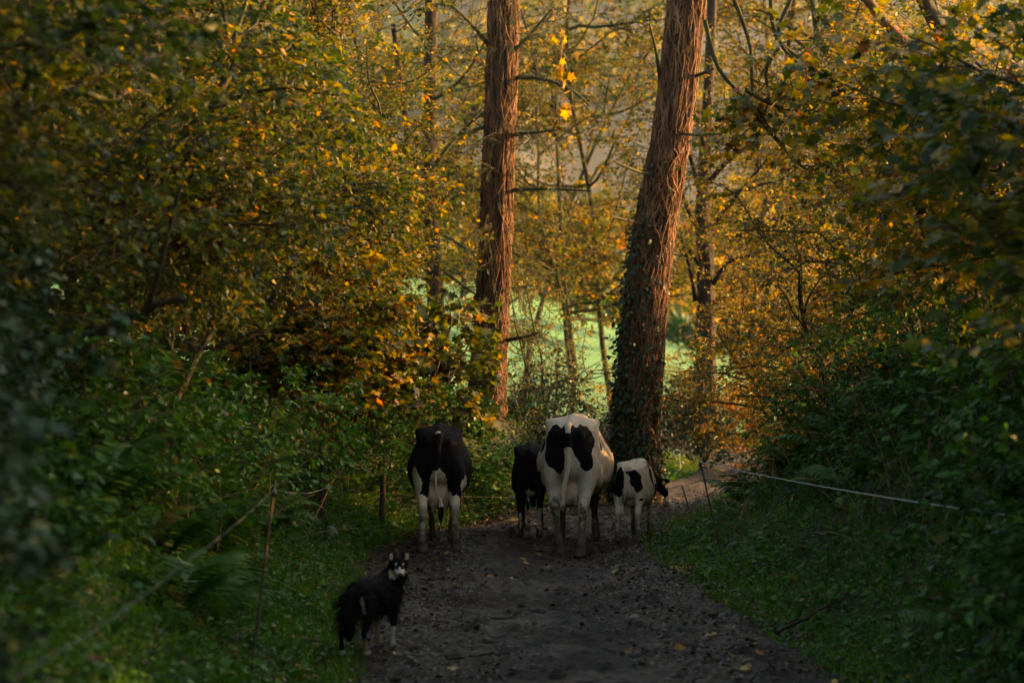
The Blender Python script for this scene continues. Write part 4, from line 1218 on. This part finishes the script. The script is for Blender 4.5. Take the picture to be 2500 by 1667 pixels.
def coat_mat(name, dark, light, mudc, tan=None):
    m, nt, out = newmat(name)
    def at(n):
        a = nt.nodes.new('ShaderNodeAttribute'); a.attribute_name = n; return a.outputs['Fac']
    tc = nt.nodes.new('ShaderNodeTexCoord')
    nz = nt.nodes.new('ShaderNodeTexNoise'); nz.inputs['Scale'].default_value = 60; nz.inputs['Detail'].default_value = 4
    mp = nt.nodes.new('ShaderNodeMapping'); mp.inputs['Scale'].default_value = (1, 1, .35)
    L(nt, tc.outputs['Object'], mp.inputs['Vector']); L(nt, mp.outputs['Vector'], nz.inputs['Vector'])
    n2 = nt.nodes.new('ShaderNodeTexNoise'); n2.inputs['Scale'].default_value = 5; n2.inputs['Detail'].default_value = 6
    L(nt, tc.outputs['Object'], n2.inputs['Vector'])
    lt = ramp(nt, [(.3, tuple(c * .72 for c in light)), (.55, light), (.75, tuple(min(1, c * 1.08) for c in light))]); L(nt, n2.outputs['Fac'], lt.inputs['Fac'])
    # ragged edge between black and white hair
    ad = nt.nodes.new('ShaderNodeMath'); ad.operation = 'MULTIPLY_ADD'; ad.inputs[1].default_value = .35; 
    sb = nt.nodes.new('ShaderNodeMath'); sb.operation = 'SUBTRACT'; sb.inputs[1].default_value = .5
    L(nt, nz.outputs['Fac'], sb.inputs[0]); L(nt, sb.outputs[0], ad.inputs[0]); L(nt, at('dark'), ad.inputs[2])
    st = nt.nodes.new('ShaderNodeMapRange'); st.inputs['From Min'].default_value = .46; st.inputs['From Max'].default_value = .54
    L(nt, ad.outputs[0], st.inputs['Value'])
    def mix(f, a, b):
        x = nt.nodes.new('ShaderNodeMix'); x.data_type = 'RGBA'
        L(nt, f, x.inputs['Factor'])
        for v, i in ((a, 6), (b, 7)):
            if isinstance(v, tuple): x.inputs[i].default_value = (*v, 1)
            else: L(nt, v, x.inputs[i])
        return x.outputs[2]
    c = mix(st.outputs['Result'], lt.outputs['Color'], dark)
    c = mix(at('pink'), c, (.52, .30, .22) if tan is None else tan)
    mf = nt.nodes.new('ShaderNodeMath'); mf.operation = 'MULTIPLY_ADD'; mf.inputs[1].default_value = 1.3
    s2 = nt.nodes.new('ShaderNodeMath'); s2.operation = 'SUBTRACT'; s2.inputs[1].default_value = .5
    n4 = nt.nodes.new('ShaderNodeTexNoise'); n4.inputs['Scale'].default_value = 16; n4.inputs['Detail'].default_value = 6
    L(nt, tc.outputs['Object'], n4.inputs['Vector'])
    L(nt, n4.outputs['Fac'], s2.inputs[0]); L(nt, s2.outputs[0], mf.inputs[0]); L(nt, at('mud'), mf.inputs[2])
    ms = nt.nodes.new('ShaderNodeMapRange'); ms.inputs['From Min'].default_value = .42; ms.inputs['From Max'].default_value = .62; ms.inputs['To Max'].default_value = .9
    L(nt, mf.outputs[0], ms.inputs['Value'])
    gate = nt.nodes.new('ShaderNodeMath'); gate.operation = 'MULTIPLY'
    gr = nt.nodes.new('ShaderNodeMapRange'); gr.inputs['From Max'].default_value = .12; L(nt, at('mud'), gr.inputs['Value'])
    L(nt, ms.outputs['Result'], gate.inputs[0]); L(nt, gr.outputs['Result'], gate.inputs[1])
    c = mix(gate.outputs[0], c, mudc)
    p = nt.nodes.new('ShaderNodeBsdfPrincipled'); p.inputs['Roughness'].default_value = .8; p.inputs['Specular IOR Level'].default_value = .05
    p.inputs['Sheen Weight'].default_value = .0; p.inputs['Sheen Roughness'].default_value = .5
    L(nt, c, p.inputs['Base Color'])
    b = nt.nodes.new('ShaderNodeBump'); b.inputs['Strength'].default_value = .25; b.inputs['Distance'].default_value = .01
    L(nt, nz.outputs['Fac'], b.inputs['Height']); L(nt, b.outputs['Normal'], p.inputs['Normal'])
    L(nt, p.outputs[0], out.inputs['Surface'])
    return m
M['coat'] = coat_mat('cow_coat', (.0045, .004, .004), (.47, .375, .285), (.085, .060, .042))
M['dogcoat'] = coat_mat('dog_coat', (.005, .0045, .005), (.40, .36, .31), (.06, .045, .035), (.24, .14, .07))
M['fur'] = plain('black_fur', (.005, .0045, .005), .9)
M['fur'].node_tree.nodes['Principled BSDF'].inputs['Specular IOR Level'].default_value = .08
M['horn'] = plain('hoof_horn', (.035, .028, .022), .6)

def cow_shape(pose, calf=False):
    g = Geo()
    bw = pose.get('belly', 1.0)
    P_ = [
        (-.035, [(0, 1.33), (.05, 1.33), (.09, 1.27), (.10, 1.18), (.09, 1.06), (.05, .97), (0, .95)]),
        (0.02, [(0, 1.375), (.07, 1.37), (.145, 1.315), (.17, 1.17), (.165, 1.00), (.10, .88), (0, .86)]),
        (.15, [(0, 1.43), (.09, 1.42), (.20, 1.355), (.245, 1.18), (.255, .98), (.18, .82), (0, .78)]),
        (.33, [(0, 1.455), (.11, 1.445), (.245, 1.40), (.275, 1.2), (.285, .98), (.21, .78), (0, .72)]),
        (.50, [(0, 1.485), (.12, 1.468), (.275, 1.432), (.285, 1.25), (.31, 1.0), (.25, .76), (0, .68)]),
        (.64, [(0, 1.48), (.12, 1.455), (.245, 1.385), (.29, 1.2), (.345 * bw, .97), (.28 * bw, .73), (0, .64)]),
        (.82, [(0, 1.47), (.12, 1.44), (.225, 1.365), (.33 * bw, 1.15), (.40 * bw, .95), (.31 * bw, .69), (0, .59)]),
        (1.05, [(0, 1.45), (.12, 1.425), (.25, 1.335), (.36 * bw, 1.12), (.41 * bw, .92), (.31 * bw, .64), (0, .545)]),
        (1.32, [(0, 1.44), (.11, 1.42), (.23, 1.32), (.325, 1.1), (.36, .92), (.27, .66), (0, .55)]),
        (1.55, [(0, 1.465), (.08, 1.44), (.17, 1.31), (.26, 1.1), (.28, .92), (.20, .68), (0, .58)]),
        (1.74, [(0, 1.44), (.065, 1.40), (.14, 1.28), (.21, 1.1), (.21, .93), (.14, .76), (0, .69)]),
        (1.86, [(0, 1.36), (.05, 1.33), (.10, 1.25), (.14, 1.1), (.14, .97), (.09, .85), (0, .81)]),
    ]
    rings = [np.insert(half_profile(p), 1, y, axis=1) for y, p in P_]
    ring_loft(g, resample_rings(rings, 60))
    # hook bones, pin bones, tail head, spine
    for s in (-1, 1):
        ball(g, (s * .255, .52, 1.40), (.05, .09, .052))
        ball(g, (s * .115, .035, 1.30), (.055, .07, .065))
        ball(g, (s * .20, .30, .90), (.13, .20, .20))
        # stifle and flank fold
        ball(g, (s * .275, .50, .83), (.07, .13, .14))
    tube_loft(g, [(0, .05, 1.385), (0, .4, 1.45), (0, .8, 1.455), (0, 1.3, 1.43)], [.04, .04, .045, .045])
    hl = [(1.12, .165, .20, .11, .19), (1.0, .185, .21, .12, .22), (.90, .195, .21, .118, .215), (.80, .198, .18, .104, .178), (.70, .192, .12, .082, .128), (.625, .187, .055, .066, .100),
          (.565, .184, .010, .062, .086), (.51, .182, .010, .055, .072), (.45, .181, .025, .046, .056), (.36, .18, .035, .041, .048), (.25, .18, .04, .042, .048), (.185, .18, .045, .056, .060), (.135, .18, .058, .052, .057),
          (.09, .18, .07, .058, .064), (.05, .18, .085, .066, .080), (.005, .18, .095, .070, .090)]
    fl = [(1.05, .16, 1.50, .09, .17), (.9, .17, 1.49, .088, .14), (.76, .168, 1.47, .070, .100), (.64, .165, 1.465, .058, .072), (.52, .162, 1.47, .056, .062), (.46, .16, 1.475, .056, .062), (.40, .16, 1.47, .047, .052),
          (.29, .16, 1.46, .039, .044), (.185, .16, 1.46, .052, .054), (.13, .16, 1.475, .048, .052), (.09, .16, 1.485, .055, .060), (.05, .16, 1.497, .063, .075), (.005, .16, 1.505, .067, .085)]
    fo = pose['feet']
    for s, o_ in ((-1, fo[0]), (1, fo[1])):
        limb(g, [(z, s * x, y, rx, ry) for z, x, y, rx, ry in hl], 44, 14, o_, 1.05)
        dx, dy = o_[0] * .87, o_[1] * .87
        for e in (-1, 1):   # dew claws
            ball(g, (s * .18 + dx + e * .022, dy - .005, .15), (.016, .018, .022), 8)
    for s, o_ in ((-1, fo[2]), (1, fo[3])):
        limb(g, [(z, s * x, y, rx, ry) for z, x, y, rx, ry in fl], 40, 14, o_, .95)
    # tail
    tl = pose.get('tail', [(0, .04, 1.40), (0, -.04, 1.395), (0, -.085, 1.32), (.0, -.095, 1.15), (-.01, -.09, .95), (-.02, -.08, .75), (-.03, -.07, .62)])
    tr_ = pose.get('tail_r', [.05, .046, .04, .030, .024, .02, .018])
    tube_loft(g, tl, tr_, 30, 10)
    e = np.asarray(tl[-1], float)
    sw = pose.get('switch', .26)
    tube_loft(g, [e + [0, 0, .06], e - [0, 0, sw * .25], e - [0, -.005, sw * .65], e - [0, -.01, sw]], [.018, .040, .034, .008], 14, 10)
    if pose.get('udder'):
        ball(g, (0, .30, .70), (.155, .22, .19), 20)
        ball(g, (-.07, .20, .66), (.09, .12, .15), 16); ball(g, (.07, .20, .66), (.09, .12, .15), 16)
        for x, y in ((-.07, .17), (.07, .17), (-.07, .36), (.07, .36)):
            tube_loft(g, [(x, y, .55), (x, y, .50), (x, y, .455)], [.024, .019, .013], 8, 8)
    else:
        ball(g, (0, .34, .74), (.10, .16, .10), 14)
    # neck and head
    hy, hp = pose.get('head', (0.0, .75))     # yaw (to the right), lowering
    c_, s_ = math.cos(hy), math.sin(hy)
    n0 = np.array([0, 1.66, 1.16]); n1_ = n0 + np.array([s_ * .25, .14 + c_ * .14, .03 - hp * .3]); n2_ = n1_ + np.array([s_ * .30, c_ * .30, .05 - hp * .5])
    tube_loft(g, [n0 - [0, .15, 0], n0, n1_, n2_], [.22, .22, .16, .12], 20, 16)
    hd = nrm(np.array([s_, c_, -.55 - hp * .5])); h0 = n2_ + hd * .02
    tube_loft(g, [h0 - hd * .10, h0, h0 + hd * .14, h0 + hd * .30, h0 + hd * .42, h0 + hd * .50], [.07, .115, .112, .085, .078, .055], 22, 14)
    side = np.array([c_, -s_, 0.0])
    for s in (-1, 1):
        q0 = h0 + side * s * .08 + [0, 0, .03]
        tube_loft(g, [q0, q0 + side * s * .09 + [0, 0, .005], q0 + side * s * .17, q0 + side * s * .235 - [0, 0, .03]], [.03, .05, .045, .012], 14, 10)
    return g, h0, hd, side

def cow(label, x, y, yaw, scale, pose, coat, xs=1.0, name='cow', cat='cow', voxel=.0205, tag_right=False):
    g, h0, hd, side = cow_shape(pose)
    me = remeshed('body', g, voxel, 7)
    P = verts(me)
    dark, pink, mud = coat(P)
    setattr_(me, dark=dark, pink=pink, mud=mud)
    me.materials.append(M['coat'])
    root = thing(name, label, cat, (x, y, float(lane_top(x, y)) - .005), -yaw, 'cattle walking down the lane')
    root.scale = (scale * xs, scale, scale)
    body = obj('body', me, None, root)
    for s in ((1, -1) if tag_right else ()):
        q0 = h0 + side * s * .17 + np.array([0, -.048, 0])
        T = np.array([[-.035, 0, .0], [.035, 0, 0], [.035, 0, -.055], [-.035, 0, -.055], [-.02, 0, .02], [.02, 0, .02]])
        F3 = [[0, 3, 2], [0, 2, 1], [4, 0, 1], [4, 1, 5]]
        V = np.vstack([T + [0, -.004, 0], T + [0, .004, 0]])
        rotated = q0 + V @ np.array([[side[0], side[1], 0], [-side[1], side[0], 0], [0, 0, 1]])
        fc = F3 + [[c + 6, b + 6, a + 6] for a, b, c in F3]
        ed = [0, 3, 2, 1, 5, 4]
        for i in range(6):
            a, b = ed[i], ed[(i + 1) % 6]
            fc += [[a, a + 6, b], [b, a + 6, b + 6]]
        obj('ear_tag', mesh('ear_tag', rotated, np.array(fc)), M['tag_yellow'], body)
    return root

def legs_mud(P, top=.55):
    return np.clip((top - P[:, 2]) / top, 0, 1) * .9

# black cow on the left: white lower legs, pink white udder
def coat_black(P):
    x, y, z = P.T
    nz = .10 * n3(P, 9, 1.0) + .06 * n3(P, 24, 2.0)
    white = np.zeros(len(P))
    hind = y < .75
    white = np.maximum(white, ((z + nz) < np.where(x < 0, .70, .62)) * hind)
    white = np.maximum(white, (patches(P, [((-.27, .12, .80), (.08, .25, .16)), ((-.30, .2, .93), (.06, .2, .10)), ((.29, .35, .78), (.06, .3, .17)), ((0, .10, .80), (.105, .28, .22)), ((-.04, -.02, 1.445), (.07, .12, .03))], .15, 1.3) > 0))
    white = np.where((np.abs(x) < .10) & (z < .52) & (y < 0) , 0, white)      # black tail switch
    sw = (y < -.03) & (z < .56) & (np.abs(x) < .12)
    tailw = (y < -.055) & (z < .92) & (z > .58) & (np.abs(x) < .06)
    white = np.where(tailw, 1, white); white = np.where(sw, 0, white)
    white = np.where((y > 1.2) & (z < .5), 1, white)
    pink = (np.linalg.norm((P - [0, .25, .62]) / [.19, .28, .22], axis=1) < 1) * (np.abs(x) < .135) * .62
    mud = np.clip((.92 - z) / .75, 0, 1) * .72 * (white > .5) + np.clip((.3 - z) / .3, 0, 1) * .4
    return 1 - white, pink, np.where(sw, 0, mud)
cow('black cow with white lower legs and full pink udder, on the left', -.785, 21.25, math.radians(-1), .905,
    dict(feet=[(-.02, -.05), (.03, .06), (.06, .12), (-.02, -.16)], udder=True, belly=1.0,
         tail=[(0, .04, 1.40), (0, -.04, 1.39), (0, -.085, 1.31), (-.01, -.095, 1.12), (-.03, -.09, .95), (-.03, -.085, .78), (.03, -.07, .60)], switch=.28), coat_black, .98)

# white cow with two black rump patches
def coat_white(P):
    x, y, z = P.T
    rear = y < .42
    d = patches(P, [((-.17, .02, 1.20), (.115, .40, .22)), ((-.10, .0, 1.07), (.07, .30, .17)), ((.145, .02, 1.20), (.125, .36, .21)), ((.185, .02, 1.03), (.075, .22, .12)), ((0, .0, 1.27), (.10, .22, .14))], .13, 2.1)
    d = np.where(rear & (x < .285), d, -1)
    d = np.maximum(d, np.where(x > .2, patches(P, [((.30, .58, 1.24), (.09, .055, .16)), ((.36, 1.0, 1.22), (.2, .13, .17)), ((.38, 1.22, 1.16), (.2, .07, .17)), ((.30, 1.45, .68), (.2, .30, .20))], .16, 4.0), -1))
    d = np.maximum(d, np.where(x < -.2, patches(P, [((-.33, .75, 1.20), (.12, .25, .12)), ((-.38, .8, .74), (.15, .22, .12)), ((-.3, 1.4, 1.1), (.2, .3, .3))], .16, 5.0), -1))
    d = np.maximum(d, patches(P, [((.16, 1.55, .60), (.14, .25, .34))], .16, 6.0))
    tail = (y < -.06) & (z < 1.10)
    d = np.where(tail, -1, d)
    th = (np.abs(x) < .03) & (z > 1.33) & (y < .06)
    d = np.where(th, -1, d)
    dark = np.clip(.5 + d * 6, 0, 1)
    pink = np.clip(1 - np.linalg.norm((P - [0, .12, .78]) / [.10, .3, .28], axis=1), 0, 1) * .8 + ((y < -.05) & (z < .80)) * .25
    mud = np.clip((1.0 - z) / .8, 0, 1) * .82
    return dark, np.clip(pink, 0, .7), mud
cow('large white cow with two black rump patches leading the middle', .60, 21.05, math.radians(6), 1.0,
    dict(feet=[(.07, .16), (-.06, -.06), (-.03, -.14), (.03, .16)], udder=True, belly=1.04,
         tail=[(0, .04, 1.40), (0, -.04, 1.395), (0, -.09, 1.32), (.01, -.10, 1.15), (.0, -.10, .95), (-.04, -.10, .76), (-.06, -.09, .62)], switch=.13,
         tail_r=[.05, .046, .042, .036, .032, .032, .034]), coat_white, 1.0)

# black calf half hidden between the two cows
def coat_calf_black(P):
    x, y, z = P.T
    white = patches(P, [((.18, .05, .32), (.07, .2, .30)), ((-.16, -.02, .25), (.06, .1, .2)), ((0, .25, .66), (.12, .2, .10)), ((0, -.09, .70), (.05, .06, .12)), ((.2, .9, .7), (.3, .5, .10))], .2, 3.3) > 0
    return 1 - white.astype(float), np.zeros(len(P)), np.clip((.5 - z) / .5, 0, 1) * .8
cow('black calf half hidden behind the large white cow', .20, 22.35, math.radians(2), .70,
    dict(feet=[(.02, .10), (-.02, -.08), (0, -.1), (0, .12)], belly=.86, switch=.2), coat_calf_black, .93, 'calf', 'calf', .027)

# small white calf with black patches, head turned to the right
def coat_calf_white(P):
    x, y, z = P.T
    d = patches(P, [((-.17, .05, 1.15), (.12, .30, .24)), ((-.18, .1, .98), (.10, .25, .15)), ((.14, .02, 1.20), (.11, .22, .16)), ((.19, .05, 1.06), (.08, .18, .12)), ((0, .0, 1.30), (.06, .12, .06))], .2, 7.0)
    d = np.where((np.abs(x) < .05) & (y < .05) & (z < 1.22), -1, d)
    d = np.maximum(d, np.where(x > .12, patches(P, [((.33, .95, 1.12), (.2, .10, .22)), ((.35, 1.15, .88), (.2, .16, .16)), ((.36, 1.3, 1.1), (.2, .10, .30)), ((.3, 1.25, .66), (.25, .2, .12)), ((.2, 1.1, 1.40), (.12, .3, .06)), ((.26, .04, .80), (.03, .10, .03))], .22, 8.0), -1))
    d = np.maximum(d, np.where(y > 1.45, patches(P, [((0, 1.75, 1.15), (.35, .32, .42))], .1, 9.0), -1))
    d = np.maximum(d, np.where(y > 1.72, 1, -1))
    d = np.where((y > 1.3) & (z < .72) & (y < 1.72), -1, d)
    mud = np.clip((.72 - z) / .62, 0, 1) * .85
    pink = np.clip(1 - np.linalg.norm((P - [0, .0, 1.12]) / [.05, .12, .12], axis=1), 0, 1) * .6
    return np.clip(.5 + d * 6, 0, 1), pink, mud
cow('small white calf with black patches and a yellow ear tag, right of the white cow', 1.275, 21.95, math.radians(13), .60,
    dict(feet=[(-.02, -.06), (.02, -.03), (0, .12), (.02, -.02)], belly=.86, switch=.20, head=(math.radians(20), .34),
         tail=[(0, .04, 1.40), (0, -.04, 1.38), (-.01, -.08, 1.30), (-.03, -.095, 1.12), (-.03, -.09, .95), (-.05, -.07, .80), (-.09, -.05, .66)]), coat_calf_white, .98, 'calf', 'calf', .025, tag_right=True)

# ---- sheepdog looking back over its shoulder
def dog():
    g = Geo()
    P_ = [(-.02, [(0, .47), (.03, .465), (.05, .43), (.05, .38), (.03, .34), (0, .335)]),
          (.05, [(0, .515), (.045, .505), (.085, .455), (.088, .38), (.06, .315), (0, .30)]),
          (.16, [(0, .525), (.05, .515), (.095, .465), (.10, .385), (.07, .31), (0, .29)]),
          (.30, [(0, .52), (.05, .51), (.10, .45), (.105, .37), (.075, .285), (0, .262)]),
          (.45, [(0, .53), (.045, .52), (.10, .45), (.115, .36), (.08, .26), (0, .225)]),
          (.56, [(0, .55), (.045, .53), (.09, .46), (.105, .37), (.075, .275), (0, .235)]),
          (.63, [(0, .52), (.03, .50), (.06, .44), (.065, .38), (.045, .32), (0, .29)])]
    rings = [np.insert(half_profile(p, 24), 1, y, axis=1) for y, p in P_]
    ring_loft(g, resample_rings(rings, 40))
    hl = [(.42, .07, .08, .055, .10), (.34, .078, .085, .055, .095), (.27, .08, .07, .042, .07), (.22, .08, .035, .030, .046), (.175, .08, -.005, .022, .034), (.15, .08, -.018, .019, .028),
          (.11, .08, -.008, .016, .020), (.06, .08, .0, .018, .022), (.028, .08, .015, .025, .036), (.002, .08, .025, .026, .042)]
    fl = [(.42, .075, .50, .045, .08), (.34, .08, .50, .042, .065), (.27, .08, .50, .032, .042), (.20, .078, .505, .026, .030), (.13, .076, .51, .023, .025), (.07, .075, .508, .019, .021), (.035, .075, .512, .022, .026), (.02, .075, .525, .027, .036), (.002, .075, .53, .027, .04)]
    for s, o_ in ((-1, (-.01, -.02)), (1, (0, .04))):
        limb(g, [(z, s * x, y, rx, ry) for z, x, y, rx, ry in hl], 34, 12, o_, .4)
    for s, o_ in ((-1, (0, .02)), (1, (.0, -.05))):
        limb(g, [(z, s * x, y, rx, ry) for z, x, y, rx, ry in fl], 32, 12, o_, .4)
    # bushy tail hanging
    tube_loft(g, [(0, .02, .47), (0, -.05, .44), (.0, -.085, .36), (0, -.09, .26), (0, -.08, .17), (0, -.07, .11)], [.03, .034, .046, .054, .046, .012], 26, 12)
    # neck, head turned back to the viewer
    hc = np.array([.075, .57, .575])
    tube_loft(g, [(0, .50, .42), (.02, .56, .47), (.05, .585, .53), hc], [.10, .095, .082, .07], 18, 14)
    return g, hc
g, hc = dog()
DYAW = math.radians(23)
# direction from the dog to the camera in its own frame
wd = Vector((-.15 - (-1.11), -14.8, 0)).normalized()
rot = Matrix.Rotation(DYAW, 3, 'Z')
fd = np.array(rot @ wd); fd = nrm(fd + np.array([0.10, 0.0, -.16]))
up_ = np.array([0, 0, 1.0]); sd_ = nrm(np.cross(fd, up_)); up_ = np.cross(sd_, fd)
def HL(a, b, c): return hc + sd_ * a + fd * b + up_ * c
def ell(gg, c, r, k=16):
    V, q = blob((0, 0, 0), r, 0, 11, k, 0)
    gg.add(c + V[:, 0:1] * sd_ + V[:, 1:2] * fd + V[:, 2:3] * up_, q)
ell(g, HL(0, .0, .01), (.068, .075, .062))
ell(g, HL(0, .03, -.02), (.066, .05, .045))
tube_loft(g, [HL(0, .03, -.015), HL(0, .075, -.02), HL(0, .115, -.028), HL(0, .145, -.032)], [.048, .040, .032, .022], 14, 12)
for s in (-1, 1):
    tube_loft(g, [HL(s * .036, -.01, .035), HL(s * .052, -.012, .068), HL(s * .062, -.012, .090), HL(s * .071, -.012, .112)], [.036, .031, .020, .005], 12, 10)
me = remeshed('body', g, .0095, 2)
P = verts(me)
rel = P - hc
hx, hy_, hz = rel @ sd_, rel @ fd, rel @ up_
dark = np.ones(len(P)); pinkt = np.zeros(len(P))
inhead = (np.linalg.norm(rel, axis=1) < .2) & ((hz > -.062) | (hy_ > .06))
muz = inhead & (hy_ > .075) & (hz < .006) & (hz > -.070) & (np.abs(hx) < .05)
cheek = inhead & (hy_ > .028) & (hz < -.012) & (hz > -.06) & (np.abs(hx) >= .03) & (np.abs(hx) < .075)
dark[muz] = 0; pinkt[cheek] = .75; dark[cheek] = 0
stripe = inhead & (np.abs(hx) < .007) & (hy_ > .06) & (hz < .02) & (hz > -.05); dark[stripe] = 0
for s in (-1, 1):
    spot = inhead & (np.linalg.norm(np.stack([hx - s * .026, hz - .036], 1), axis=1) < .0085) & (hy_ > .02); dark[spot] = 0
    ear = (np.linalg.norm(rel, axis=1) < .2) & (hz > .058) & (hz < .10) & (np.abs(hx - s * .060) < .013) & (hy_ > -.008); dark[ear] = 0; pinkt[ear] = .6
nose = inhead & (hy_ > .138); dark[nose] = 1; pinkt[nose] = 0
x, y, z = P.T
leg = z < .30
zf = .03 * n3(P, 30, 1)
fr = (y > .40)
pinkt = np.where(fr & (z + zf < .26) & (x < 0), .85, pinkt); dark = np.where(fr & (z + zf < .26) & (x < 0), 0, dark)
dark = np.where(fr & (z + zf < .14) & (x > 0), 0, dark); pinkt = np.where(fr & (z + zf < .14) & (x > 0), .35, pinkt)
hind = ~fr & (np.abs(x) > .04)
dark = np.where(hind & (z < .035), 0, dark); pinkt = np.where(hind & (z < .12) & (z > .03) & (y > -.01), .7, pinkt)
for s in (-1, 1):   # tan streaks on the breeches
    st_ = (np.abs(x - s * (.070 + (.42 - z) * .10)) < .013) & (y < .02) & (z > .30) & (z < .42); dark[st_] = 0; pinkt[st_] = .55
ch = (y > .60) & (z < .40) & (z > .3) & (np.abs(x - .05) < .03); dark[ch] = 0; pinkt[ch] = .8
setattr_(me, dark=dark, pink=pinkt, mud=np.clip((.12 - z) / .12, 0, 1) * .35)
me.materials.append(M['dogcoat'])
DX, DY = -1.15, 14.45
droot = thing('dog', 'black and tan sheepdog with pricked ears looking back from the lane edge', 'dog', (DX, DY, float(max(lane_top(DX, DY), H(DX, DY)))), -DYAW)
droot.scale = (1.02, 1.02, 1.02)
bod = obj('body', me, None, droot)
# nose and eyes
for nm, c, r, mt in (('nose', HL(0, .146, -.022), (.017, .012, .013), 'plastic_black'), ('eye', HL(-.030, .066, .012), (.009, .006, .008), 'plastic_black'), ('eye', HL(.030, .066, .012), (.009, .006, .008), 'plastic_black')):
    gg = Geo(); ell(gg, c, r, 10)
    obj(nm, gg.mesh(nm, None, True), M[mt], bod)
# short loose fur
rng = RNG(700)
nv = np.zeros(len(me.vertices) * 3, np.float32); me.vertices.foreach_get('normal', nv); nv = nv.reshape(-1, 3)
pick = rng.integers(0, len(P), 30000)
pick = pick[(P[pick, 2] > .2) & (dark[pick] > .5) & (~inhead[pick] | (hy_[pick] < -.02) | (hz[pick] < -.055))]
gf = Geo()
Yf = nrm(nv[pick] * .55 + np.array([0, -.45, -.75]) + rng.normal(0, .25, (len(pick), 3)))
LEAF['hair'] = (np.array([[-.035, 0, 0], [.035, 0, 0], [0, 1, 0]]), np.array([[0, 1, 2]]))
leaves(gf, 'hair', P[pick] - nv[pick] * .003, Yf, nv[pick] + rng.normal(0, .6, nv[pick].shape), np.where(P[pick, 1] < .05, .040, .028) * rng.uniform(.6, 1.2, len(pick)), rng.random(len(pick)))
obj('fur', gf.mesh('fur'), M['fur'], bod, kind='stuff')
